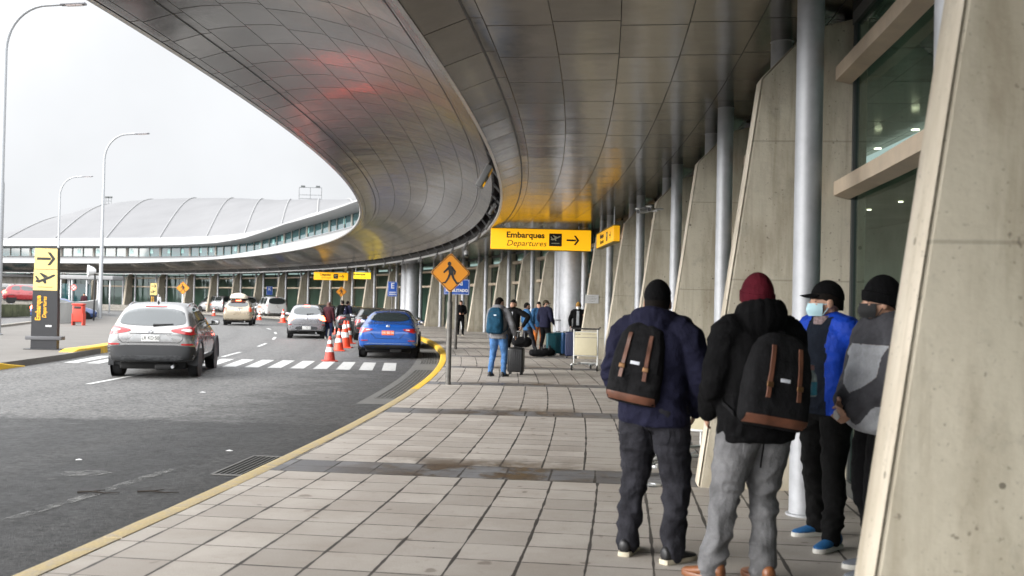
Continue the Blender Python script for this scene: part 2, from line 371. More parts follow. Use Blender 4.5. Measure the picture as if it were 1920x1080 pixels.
gnd = plain_ground('far_ground', (.06, .06, .058), (.08, .079, .075)); islm = plain_ground('island_concrete', (.12, .111, .1), (.09, .083, .074), .8)
soffm = panel_mat('soffit_panels', .62, 1.2, .35, (.205, .185, .155), .185, .0045)
wingm = panel_mat('canopy_panels', .54, 1.0, .3, (.22, .204, .19), .19, .005)
yel_near = worn_paint('faded_kerb_yellow', (.33, .255, .12), .6, (.26, .225, .17), 9); yel = worn_paint('kerb_yellow', (.62, .38, .025), .35, (.3, .24, .12), 5)
line_w = worn_paint('road_white', (.42, .42, .41), .3); line_f = worn_paint('faded_road_white', (.105, .105, .105), 1.1, (.036, .036, .036), 3)
# ------------------------------------------------------------------ ground, road, pavement, kerb
ZR = -.15
mb = MB(); mb.grid([[V((x, y, -.17)) for x in (-900, 900)] for y in (-300, 1500)]); tag(mb.build('ground', gnd), kind='structure')
KO = -4.76                                              # kerb line, measured from the building line
ss = frange(-42, 175, 1.3)
sheet('road', asph, [KO + .02, -6, -7, -8, -9, -10, -11, -13, -15, -20, -26], [s for s in ss if s < 110], ZR, kind='structure', flip=True)
sheet('pavement', pave, frange(KO + .163, 1.0, .4), ss, 0.0, uvscale=(1, .976), kind='structure', flip=True)
def kerb(name, mat, s0, s1):
    mb = MB(); prof = [(KO, ZR - .03), (KO - .012, -.03), (KO + .012, -.004), (KO + .03, .002), (KO + .16, .004), (KO + .165, -.1)]
    rows = []
    for i, s in enumerate(frange(s0, s1, .5)):
        jog = .006 * noise.noise((round(s), 3.3, 1.1))
        for ds, dz in (((-.012, 0), (0, -.03), (.012, 0)) if i % 2 == 0 else ((0, 0),)): rows.append([P(o + jog, s + ds, z + (dz if z > -.05 else 0) + .005 * noise.noise((s * 1.7, o * 9, z))) for o, z in prof])
    mb.grid(rows)
    return tag(mb.build(name, mat), kind='structure')
kerb('kerb', yel_near, -42, -3.2); kerb('kerb', yel, -3.17, 62); kerb('kerb', conc_grey, 62.03, 175)
# worn gutter strip beside the kerb, crosswalk, lane dashes
def marking(quads, mat, name='road_marking', z=ZR + .005):
    mb = MB()
    for q in quads: mb.add([V((*p[:2], z)) for p in q], [(0, 1, 2, 3)])
    return tag(mb.build(name, mat, smooth=False), kind='structure')
qs = []
for k in range(16):
    x = -3.0 - k * .57; y = 24.6 + .02 * k
    if x < -11.35: break
    qs.append([(x - .17, y), (x + .17, y), (x + .17 - .33, y + 3.1), (x - .17 - .33, y + 3.1)])
marking(qs, line_w, 'crosswalk')
dq = []
for s in (-2.1, 8.6, 15.9, 23.0, 30.5, 38, 46, 54):
    q = [P(o, s + d) for o, d in ((-11.12, 0), (-11.0, 0), (-11.0, 3), (-11.12, 3))]; dq.append(q)
marking(dq, line_w, 'lane_line')
fq = []
pts = [at(8, 978, ZR), at(90, 952, ZR), at(171, 929, ZR), at(245, 905, ZR), at(322, 880, ZR)]
for a, b in zip(pts, pts[1:]):
    n = V((-(b - a).y, (b - a).x, 0)).normalized() * .06; fq.append([a - n, a + n, b + n, b - n])
lt_ = NT('ghost_line'); lp_ = lt_.pos(); ln_ = lt_.noise(lp_, 6, 8, .8); lt_.lk(lt_.mapr(ln_, .44, .62, 0, .8), lt_.b.inputs['Alpha']); ghost = lt_.set(base=(.17, .17, .165), rough=.8)
marking(fq, ghost, 'faded_lane_line')
# bay lines between the cone lane and the kerb
bq = []
for (a, b, w) in (((1070, 885), (1195, 884), .06), ((640, 992), (940, 1000), .1), ((245, 1012), (410, 1014), .05)):
    pa, pb = at(360 + a[0] / 3.84, 440 + a[1] / 3.84, ZR), at(360 + b[0] / 3.84, 440 + b[1] / 3.84, ZR)
    n = V((-(pb - pa).y, (pb - pa).x, 0)).normalized() * w; bq.append([pa - n, pa + n, pb + n, pb - n])
pa, pb = at(540, 741, ZR), at(632, 744, ZR); n = V((0, .07, 0)); bq.append([pa - n, pa + n, pb + n, pb - n])
marking(bq, ghost, 'bay_marking')
pc_ = at(156, 888, ZR); em = MB(); em.add([V((pc_.x + .24 * cos(a) * (1 + .15 * sin(3 * a)), pc_.y + .17 * sin(a), ZR + .005)) for a in [2 * pi * i / 28 for i in range(28)]], [tuple(range(28))]); tag(em.build('road_patch', ghost, smooth=False), kind='structure')
# traffic island on the far side of the lane
isl = [(-11.2, 6), (-11.3, 15), (-11.35, 22), (-11.6, 26), (-12.1, 30), (-13.2, 38), (-14.5, 46), (-15.7, 51), (-16.6, 53.6), (-18, 55.5), (-20.5, 59), (-23.5, 64), (-27.5, 70), (-31, 75),
       (-32.5, 73), (-29, 64), (-26, 55), (-23.5, 46), (-21.8, 39), (-21.2, 30), (-22, 18), (-24, 6)]
def island(poly):
    mb = MB(); n = len(poly); vs = [V((x, y, ZR - .03)) for x, y in poly] + [V((x, y, 0)) for x, y in poly]
    mb.add(vs, [tuple(range(n, 2 * n))] + [(i, (i + 1) % n, n + (i + 1) % n, n + i) for i in range(n)]); return tag(mb.build('traffic_island', islm, smooth=False), kind='structure')
island(isl)
def kerb_run(name, mat, pts, w=.17, h=.07, ramp=(0, 0)):
    mb = MB(); rows = []; pts = [V((*p, 0)) for p in pts]; L = [0]
    for a, b in zip(pts, pts[1:]): L.append(L[-1] + (b - a).length)
    fine = []
    N = int(L[-1] / .35) + 2
    for k in range(N + 1):
        d = L[-1] * k / N; i = max(j for j in range(len(L) - 1) if L[j] <= d + 1e-6); q = pts[i].lerp(pts[i + 1], (d - L[i]) / (L[i + 1] - L[i])); fine.append((q, d))
    for k, (q, d) in enumerate(fine):
        a = fine[max(k - 1, 0)][0]; b = fine[min(k + 1, N)][0]; t = (b - a).normalized(); n = V((t.y, -t.x, 0))
        hh = h
        if ramp[0] and d < ramp[0]: hh = (ZR + .012) + (h - ZR) * d / ramp[0]
        if ramp[1] and L[-1] - d < ramp[1]: hh = (ZR + .012) + (h - ZR) * (L[-1] - d) / ramp[1]
        hh += .006 * noise.noise(q * 2); o = n * .03
        rows.append([V((*(q + o).xy, ZR - .03)), V((*(q + o).xy, hh - .02)), V((*(q + o * .4).xy, hh)), V((*(q - n * w).xy, hh)), V((*(q - n * w).xy, ZR - .03))])
    mb.grid(rows, cap=True); return tag(mb.build(name, mat), kind='structure')
kerb_run('island_kerb', yel, [(-11.2, 6), (-11.3, 15), (-11.35, 22), (-11.4, 23.4)], w=.35, ramp=(0, 2.0))
kerb_run('island_kerb', yel, [(-11.75, 26.0), (-12.1, 30), (-13.2, 38), (-14.5, 46), (-15.7, 51), (-16.6, 53.6), (-18, 55.5)], w=.35, ramp=(1.4, 0))
kerb_run('lot_kerb', conc_grey, [(-21.2, 30), (-21.8, 39), (-23.5, 46), (-26, 55), (-29, 64), (-32.5, 73)], w=-.25, h=.1)
# ------------------------------------------------------------------ terminal
T = thing('terminal_building', (0, 0, 0), 0, 'long curved concrete airport terminal with slanted buttresses and metal canopy', 'building')
def glass_mat():
    t = NT('green_glass'); lw = t.node('ShaderNodeLayerWeight'); lw.inputs['Blend'].default_value = .5
    tr = t.node('ShaderNodeBsdfTransparent'); tr.inputs['Color'].default_value = (.50, .68, .62, 1); gl = t.node('ShaderNodeBsdfGlossy'); gl.inputs['Roughness'].default_value = .03; gl.inputs['Color'].default_value = (.85, .95, .92, 1)
    m = t.node('ShaderNodeMixShader'); t.lk(t.math('ADD', t.math('MULTIPLY', t.math('POWER', lw.outputs['Facing'], 4.0), .55), .05), m.inputs[0]); t.lk(tr.outputs[0], m.inputs[1]); t.lk(gl.outputs[0], m.inputs[2]); t.lk(m.outputs[0], t.out.inputs['Surface']); return t.m
glz = glass_mat()
up_glass = pbr('clerestory_glass', (.02, .075, .08), .05, 0, spec=.8)
frame_m = pbr('window_frame', (.06, .065, .065), .5, .3); wood = pbr('pale_beam', (.50, .41, .31), .7, var=.12, vs=5)
galv = pbr('brushed_zinc', (.40, .41, .43), .5, .35, var=.16, vs=5)
lampm = emis('lamp_glow', (1, .86, .62), 2.5)
def lin(s): return s if s < 105 else s
def fin_mesh(s, t=.27, prof=None, z0=0.0):
    prof = prof or [(-.72, z0), (-.24, 3.60), (.17, 4.03), (.66, 4.15), (.66, z0)]
    mb = MB(); h = t / 2; b = .02
    ins = lambda k: [(o + (k if i < 2 else 0), z) for i, (o, z) in enumerate(prof)]
    rows = [[P(o, s + d, z) for o, z in q] for d, q in ((-h, ins(b)), (-h + b, prof), (h - b, prof), (h, ins(b)))]
    mb.grid(rows, closed=True, cap=True); return mb
ENT = (5.1 * 0 + SF[6], )          # the bay line where a pair of big round columns replaces the buttress
BIG = [6, 13]
for k, s in enumerate(SF):
    far = s > 92; z0 = 0
    if k in BIG:
        for ds, off, r in ((.0, -.12, .5), (1.6, -.05, .42)):
            m = MB(); c = P(off, s + ds); m.lathe([(r, 0), (r, 4.2)], 28, c); m.build('round_column', galv, T)
    else:
        fin_mesh(s, prof=None if k else [(o + .19, z) for o, z in ((-.72, 0), (-.24, 3.60), (.17, 4.03), (.66, 4.15), (.66, 0))]).build('buttress', [conc], T, angle=25)
        eb = MB(); h = .137; DX = 0 if k else .19
        eb.grid([[P(-.724 + e + DX, s + d, 0.012), P(-.244 + e + DX, s + d, 3.60), P(.166 + e + DX, s + d, 4.03)] for d, e in ((-h, .002), (-h + .012, -.006), (h - .012, -.006), (h, .002))])
        eb.build('buttress_edge', conc_edge, T)
    for ds in ((-1.15, .8) if k not in BIG else (-1.6,)):
        m = MB(); c = P(-.02 if ds < 0 else .08, s + ds); m.lathe([(.125, 0), (.125, .015), (.102, .02), (.102, 4.16), (.12, 4.165), (.12, 4.19)], 20, c); m.build('column', galv, T)
    if k == 0: s_prev = s - BAY
    else: s_prev = SF[k - 1]
    a, b = s_prev + .15, s - .15
    w = MB(); GO = .55
    def bar(m, o0, o1, sa, sb, z0_, z1_):
        m.grid([[P(o0, q, z0_), P(o0, q, z1_), P(o1, q, z1_), P(o1, q, z0_)] for q in frange(sa, sb, 1.3)], closed=True, cap=True)
    bar(w, GO - .03, GO + .05, a, b, 0, .12); bar(w, GO - .03, GO + .05, a, b, 4.06, 4.2)
    for q in (a + .03, (a + b) / 2, b - .03): bar(w, GO - .02, GO + .03, q - .025, q + .025, .12, 4.06)
    wf = w.build('window', frame_m, T, smooth=False)
    g = MB(); g.grid([[P(GO, q, .12), P(GO, q, 4.06)] for q in frange(a, b, 1.3)]); g.build('pane', glz, wf, smooth=False)
    for z in (2.62, 3.62):
        tb = MB(); tb.grid([[P(GO - .04, q, z - .08), P(GO - .17, q, z - .05), P(GO - .17, q, z + .07), P(GO - .04, q, z + .08)] for q in (a + .02, a + 1.6, b - 1.6, b - .02)], closed=True, cap=True)
        tb.build('transom', wood, wf, smooth=False)
ssb = frange(-42, 168, 1.3)
# soffit over the pavement, with its edge strip
SE = -3.27
def soff_z(o, s):
    return 3.97 + (.16 * min(1, (o - SE) / .42)) + .01 * (o - SE)
sheet('soffit', soffm, [SE, SE + .2, SE + .42] + frange(-2.7, 3.0, .6), ssb, soff_z, T)
edge = MB(); edge.grid([[P(SE + dx, s, 3.965 + dz) for dx, dz in ((.02, -.005), (-.03, 0), (-.035, .06), (-.02, .09))] for s in ssb]); edge.build('soffit_trim', pbr('pale_trim', (.62, .61, .6), .35, .3), T)
sl = MB(); sl.grid([[P(SE + .41, s, soff_z(SE + .41, s) - .004), P(SE + .435, s, soff_z(SE + .435, s) - .004)] for s in ssb]); sl.build('soffit_seam', black, T, smooth=False)
# outer wing of the canopy
WP = [(-7.60, 5.06), (-7.585, 5.0), (-7.5, 5.005), (-7.05, 5.13), (-6.6, 5.19), (-6.0, 5.2), (-5.4, 5.13), (-4.8, 4.98), (-4.3, 4.80), (-3.84, 4.59), (-3.5, 4.33), (-3.45, 4.36)]
def interp(prof, o):
    for (a, za), (b, zb) in zip(prof, prof[1:]):
        if a <= o <= b: return za + (zb - za) * (o - a) / (b - a + 1e-9)
    return prof[-1][1]
mbw = MB(); mbw.grid([[P(o, s, z) for o, z in WP] for s in ssb]); me = mbw.mesh('canopy', False); uvl = me.uv_layers.new(name='UVMap')
L = [0]
for (a, za), (b, zb) in zip(WP, WP[1:]): L.append(L[-1] + sqrt((a - b) ** 2 + (za - zb) ** 2))
for lp in me.loops:
    i, j = divmod(lp.vertex_index, len(WP)); uvl.data[lp.index].uv = (L[j] + .02, ssb[i])
link('canopy', me, wingm, T, True, 60)
for o in (-7.05, -3.84):
    sm = MB(); sm.grid([[P(o - .012, s, interp(WP, o) - .006), P(o + .012, s, interp(WP, o) - .006)] for s in ssb]); sm.build('canopy_seam', black, T, smooth=False)
lipm = MB(); lipm.grid([[P(o, s, z) for o, z in ((-7.56, 4.992), (-7.64, 4.99), (-7.66, 5.05), (-7.6, 5.1))] for s in ssb]); lipm.build('canopy_lip', pbr('lip_metal', (.55, .55, .55), .35, .4), T)
cs = MB(); cs.grid([[P(-3.52, s, 4.325), P(-3.29, s, 3.985)] for s in frange(-42, -8.6, 1.3)]); cs.build('canopy_closing_strip', wingm, T)
gap = MB(); gap.grid([[P(o, s, z) for o, z in ((-3.46, 4.36), (-3.62, 4.95), (-3.1, 4.95), (-3.2, 4.02))] for s in frange(-8.6, 168, 1.3)]); gap.build('gap_duct', pbr('dark_duct', (.03, .028, .025), .7), T)
for q in frange(-8, 104, 2.56):
    br = MB(); br.box(P(-3.42, q, 4.3), (.42, .05, .05), base(q)[2], ry=.9); br.build('gap_bracket', pbr('bracket_steel', (.2, .2, .2), .5, .7), T)
# top of the canopy and upper storey
def zi(s):
    for (a, za), (b, zb) in zip([(-60, 9.2), (40, 9.0), (62, 8.3), (78, 7.5), (88, 6.5), (94, 6.25), (300, 6.2)], [(40, 9.0), (62, 8.3), (78, 7.5), (88, 6.5), (94, 6.25), (300, 6.2), (301, 6.2)]):
        if a <= s <= b: return za + (zb - za) * (s - a) / (b - a)
white_clad = pbr('white_cladding', (.22, .22, .22), .5, var=.06, vs=1.5)
sheet('canopy_top', white_clad, [-7.62, -6, -4, -2, 0, 1.2], ssb, lambda o, s: 5.09 + (zi(s) - 5.15) * ((o + 7.62) / 8.82) ** 1.15, T)
# interior
inw = pbr('interior_wall', (.34, .34, .30), .8, var=.2, vs=.8); inf = pbr('interior_floor', (.25, .24, .22), .25)
sheet('interior_floor', inf, [1.0, 4, 8], ssb, .004, T, flip=True)
iw = MB(); iw.grid([[P(8, s, 0), P(8, s, 4.12)] for s in ssb]); iw.build('interior_wall', inw, T)
sheet('interior_ceiling', inw, [3.0, 8], ssb, 4.06, T)
for k in range(1, 12):
    m = MB()
    for d in (-1.8, 0, 1.8):
        for o in (2.6, 5.6): m.lathe([(.02, -.005), (.055, -.004), (.055, .01)], 12, P(o, SF[0] + BAY * (k - 1.5) + d + .3, 4.03))
    m.build('ceiling_lamp', lampm, T)
cnt = MB()
for s in (-15.2, -9.6, -4, 6): cnt.box(P(4.2, s, .55), (.7, 2.2, 1.1), base(s)[2])
cnt.build('counter', pbr('counter', (.45, .4, .33), .5), T)
ks = MB()
for s in (-14.6, -8.6, 1): ks.box(P(5.6, s, 1.45), (.1, 1.3, 1.5), base(s)[2])
ks.build('poster_panel', pbr('poster', (.6, .58, .5), .5, var=.5, vs=3), T)
# raised step in front of the far run of the facade
st = MB(); st.grid([[P(o, s, z) for o, z in ((-2.2, 0), (-2.2, .22), (-1.5, .22), (-1.5, .45), (.9, .45))] for s in frange(101, 168, 1.3)]); st.build('entrance_step', conc_grey, T, smooth=False)
# ------------------------------------------------------------------ arched hall above and behind
H = thing('arched_hall', (0, 0, 0), 0, 'large grey barrel-roofed hall with ribbed metal roof rising behind the curved terminal', 'building')
uss = frange(46, 172, 1.6)
def xband(name, mat, o0, o1, zf0, zf1, ss=uss, par=H):
    m = MB(); m.grid([[P(o0, s, zf0(s)), P(o1, s, zf1(s))] for s in ss]); return m.build(name, mat, par)
xband('upper_window', up_glass, 1.0, 1.0, lambda s: zi(s) - .05, lambda s: zi(s) + 1.05)
for i, q in enumerate(frange(47, 166, 1.7)):
    mu = MB(); wdt = .32 if i % 3 == 0 else .07
    mu.box(P(.96, q, zi(q) + .45), (.1, wdt, 1.0), base(q)[2]); mu.build('upper_mullion', conc_grey, H, smooth=False)
lt = pbr('lit_interior', (.25, .5, .48), .2)  # teal patches on the upper glass, colour standing in for lit rooms behind
for q in frange(48, 166, 2.7):
    if random.random() < .6: li = MB(); li.box(P(.985, q + random.uniform(-.5, .5), zi(q) + .55), (.01, .5, .5), base(q)[2]); li.build('lit_room_patch', lt, H, smooth=False)
fm = MB(); fm.grid([[P(.9, s, zi(s) + .95), P(-.9, s, zi(s) + 1.02), P(-1.1, s, zi(s) + 1.1), P(-.9, s, zi(s) + 1.3), P(1.0, s, zi(s) + 1.95), P(1.6, s, zi(s) + 2.05)] for s in uss]); fm.build('roof_fascia', white_clad, H)
NV = 14
HT = [(40, .8), (50, 1.2), (56, 1.7), (62, 2.4), (68, 3.3), (74, 4.3), (80, 5.3), (86, 6.4), (92, 7.3), (98, 7.9), (104, 8.3), (110, 8.5), (116, 8.5), (122, 8.2), (128, 7.4), (134, 5.8), (140, 3.2), (146, 1.0), (152, .3), (158, .2), (200, .1)]
def hump(s): return interp(HT, s)
def roofpt(s, v, lift=0):
    e = zi(s) + 2.0; x, y, a = base(s); sk = v * 26
    p = P(1.4, s); ax = .95 if s > 105 else .45 + .5 * max(0, (s - 60) / 45)
    d = V((-.19, .98, 0))
    return V((p.x + d.x * 40 * v, p.y + d.y * 40 * v, e + hump(s) * sin(v * pi / 2) + lift))
rt = NT('ribbed_roof_metal'); ru = rt.sep(rt.uv()); rn = rt.noise(rt.pos(), .25, 5, .6)
sn = rt.math('ABSOLUTE', rt.math('SINE', rt.math('MULTIPLY', ru[1], 6.2))); rt.bump(sn, .12, .02)
rc = rt.mix(rt.mapr(rn, .3, .7), (.118, .118, .121), (.137, .137, .14)); roofm = rt.set(base=rc, rough=.6, metal=0, spec=.25)
rg = MB(); rg.grid([[roofpt(s, j / NV) for j in range(NV + 1)] for s in uss]); me = rg.mesh('roof', False); uvl = me.uv_layers.new(name='UVMap')
for lp in me.loops:
    i, j = divmod(lp.vertex_index, NV + 1); uvl.data[lp.index].uv = (j, uss[i])
link('roof', me, roofm, H, True, 80)
ribm = pbr('roof_rib', (.22, .22, .22), .6, 0)
for q in frange(60, 158, 8.1):
    m = MB(); pts = [roofpt(q, j / NV, .06) for j in range(NV + 1)]; m.tube(pts, .07, 6); m.build('roof_rib', ribm, H)
gut = MB(); gut.tube([roofpt(s, 0, .05) + V((0, -.1, 0)) for s in uss], .12, 6); gut.build('gutter', pbr('gutter_grey', (.25, .25, .26), .5), H)
for q, hgt in ((79, 2.0), (127, 1.5)):
    p = roofpt(q, .95); fr_ = MB(); w_ = 3.0 if q < 100 else .9
    for dx in (-w_ / 2, 0, w_ / 2): fr_.tube([p + V((dx, 0, -.5)), p + V((dx, 0, hgt))], .03, 6)
    for dz in (.5, 1.0, hgt): fr_.tube([p + V((-w_ / 2, 0, dz)), p + V((w_ / 2, 0, dz))], .03, 6)
    for dx in (-w_ / 3, w_ / 3): fr_.box(p + V((dx, 0, hgt + .12)), (.5, .3, .25))
    fr_.build('roof_frame', frame_m, H)
# ------------------------------------------------------------------ text and shared small builders
def text(name, body, size, parent, loc, rot, mat, extrude=.002, shear=0, align='CENTER', bold=0, sx=1):
    cu = bpy.data.curves.new(name, 'FONT'); cu.body = body; cu.size = size; cu.align_x = align; cu.align_y = 'CENTER'; cu.extrude = extrude; cu.shear = shear; cu.offset = bold; cu.resolution_u = 3
    ob = bpy.data.objects.new(name, cu); COL.objects.link(ob); dg = bpy.context.evaluated_depsgraph_get()
    me = bpy.data.meshes.new_from_object(ob.evaluated_get(dg)); bpy.data.objects.remove(ob)
    o = link(name, me, mat, parent, False); o.location = loc; o.rotation_euler = rot; o.scale = (sx, 1, 1); return o
def chaikin(poly, it=2, k=.22):
    for _ in range(it):
        out = []
        for a, b in zip(poly, poly[1:] + poly[:1]):
            out += [tuple(p + (q - p) * k for p, q in zip(a, b)), tuple(p + (q - p) * (1 - k) for p, q in zip(a, b))]
        poly = out
    return poly
def conform(poly, bvh, axis, off=.004, lim=.09, depth=.03, sgn=1):
    """a flat outline laid on the body: axis 'y' from behind (poly = x, z), 'x' from the side (poly = y, z, sgn +1 right, -1 left), 'f' from the front"""
    bm = bmesh.new()
    vs = [bm.verts.new((a, 0, b)) for a, b in poly]; bm.faces.new(vs); bmesh.ops.triangulate(bm, faces=bm.faces[:])
    for _ in range(5):
        es = [e for e in bm.edges if e.calc_length() > lim]
        if not es: break
        bmesh.ops.subdivide_edges(bm, edges=es, cuts=1, use_grid_fill=False); bmesh.ops.triangulate(bm, faces=[f for f in bm.faces if len(f.verts) > 3])
    last = None
    D = {'y': V((0, 1, 0)), 'x': V((-sgn, 0, 0)), 'f': V((0, -1, 0))}[axis]
    for v in bm.verts:
        a, b = v.co.x, v.co.z; o = V((a, -3, b)) if axis == 'y' else (V((sgn * 3, a, b)) if axis == 'x' else V((a, 9, b)))
        hit, nrm, _, _ = bvh.ray_cast(o, D)
        if hit is None:
            hit2 = bvh.find_nearest(o + D * 3)[0]; hit = hit2 if hit2 is not None else o + D * 3
            nrm = -D
        v.co = hit - D * off * .4 + (nrm if nrm.dot(D) < 0 else -nrm) * off * .8
    be = [e for e in bm.edges if e.is_boundary]; r = bmesh.ops.extrude_edge_only(bm, edges=be)
    for v in r['geom']:
        if isinstance(v, bmesh.types.BMVert): v.co += D * depth
    bmesh.ops.recalc_face_normals(bm, faces=bm.faces[:]); me = bpy.data.meshes.new('patch'); bm.to_mesh(me); bm.free(); return me
def patch(name, poly, bvh, axis, mat, parent, off=.004, rnd=2, sgn=1, depth=.03, lim=.09):
    if rnd: poly = chaikin(poly, rnd)
    return link(name, conform(poly, bvh, axis, off, lim, depth, sgn), mat, parent, True, 50)
def mir(poly): return [(-a, b) for a, b in poly][::-1]
def paint(name, c, rough=.28, metal=.0, fl=True): return pbr(name, c, rough, metal, coat=1.0, coatr=.04, var=.03, vs=2)
def loft_body(name, st, mat, parent, lev=2):
    rows = []
    for (y, zb, ws, zs, wsh, zbt, wbt, zr, wr) in st:
        h = [(0, zb), (.6 * ws, zb), (ws * .95, zb + .02), (ws, zb + .13), (wsh, zs), (wbt, zbt), (wr + (wbt - wr) * .1, zr - .09 * (zr - zbt) - .01), (wr * .74, zr - .012), (0, zr)]
        rows.append([V((x, y, z)) for x, z in h] + [V((-x, y, z)) for x, z in h[1:-1][::-1]])
    mb = MB()
    c0 = sum(rows[0], V()) / len(rows[0]); c1 = sum(rows[-1], V()) / len(rows[-1])
    mb.grid([[p.lerp(c0, .55) + V((0, -.004, 0)) for p in rows[0]]] + rows + [[p.lerp(c1, .55) + V((0, .01, 0)) for p in rows[-1]]], closed=True, cap=True)
    me = mb.mesh(name); ob = bpy.data.objects.new(name, me); COL.objects.link(ob); m = ob.modifiers.new('s', 'SUBSURF'); m.levels = lev; m.render_levels = lev
    dg = bpy.context.evaluated_depsgraph_get(); me2 = bpy.data.meshes.new_from_object(ob.evaluated_get(dg)); bpy.data.objects.remove(ob)
    bm = bmesh.new(); bm.from_mesh(me2); bvh = BVHTree.FromBMesh(bm); bm.free()
    o = link(name, me2, mat, parent, True, 180); return o, bvh
WHEEL = {}
def wheel(parent, x, y, r, w, side, rimmat):
    k = (r, w, rimmat.name)
    if k not in WHEEL:
        t = MB(); t.lathe([(r * .62, -w / 2), (r * .9, -w / 2), (r * .975, -w / 2 + .02), (r, -w / 2 + .05), (r, w / 2 - .05), (r * .975, w / 2 - .02), (r * .9, w / 2), (r * .62, w / 2)], 32, cap=True)
        m = MB(); m.lathe([(.001, -.04), (r * .16, -.035), (r * .18, -.06), (r * .6, -.06), (r * .63, -.012), (r * .67, -.008)], 32, cap=False)
        for i in range(5):
            for d in (-.16, .16):
                a = 2 * pi * i / 5; m.box((r * .38 * cos(a + d * .6), r * .38 * sin(a + d * .6), -.03), (r * .5, .035, .045), rz=a + d * .45)
        WHEEL[k] = (t.mesh('tyre'), m.mesh('rim'))
    hub = bpy.data.objects.new('wheel', None); COL.objects.link(hub); hub.parent = parent; hub.location = (x, y, r); hub.rotation_euler = (0, R(90) * side, 0); hub.empty_display_size = .1
    t = link('tyre', WHEEL[k][0].copy(), rubber, hub); rm = link('rim', WHEEL[k][1].copy(), rimmat, hub)
    rm.location = (0, 0, w / 2 - .075); rm.rotation_euler = (pi, 0, 0)
    return hub
alloy = pbr('alloy_rim', (.11, .11, .115), .4, .7); dalloy = pbr('dark_rim', (.06, .06, .065), .35, .6)
under = pbr('underbody', (.01, .01, .01), .9)
cladm = pbr('grey_cladding', (.025, .026, .028), .55, var=.15); platem = pbr('number_plate', (.62, .62, .6), .4); oplate = pbr('orange_plate', (.75, .12, .03), .4)
lit_red = emis('lit_brake_lamp', (1, .09, .04), 8, .2)
def mirror(parent, x, y, z, mat, side):
    m = MB(); m.box((x + side * .10, y, z), (.19, .09, .13), bev=.045); m.box((x + side * .01, y + .01, z - .05), (.1, .05, .035), bev=.01); o = m.build('mirror', mat, parent)
    g = MB(); g.box((x + side * .10, y - .046, z), (.16, .004, .10), bev=.01); g.build('mirror_glass', chrome, o); return o
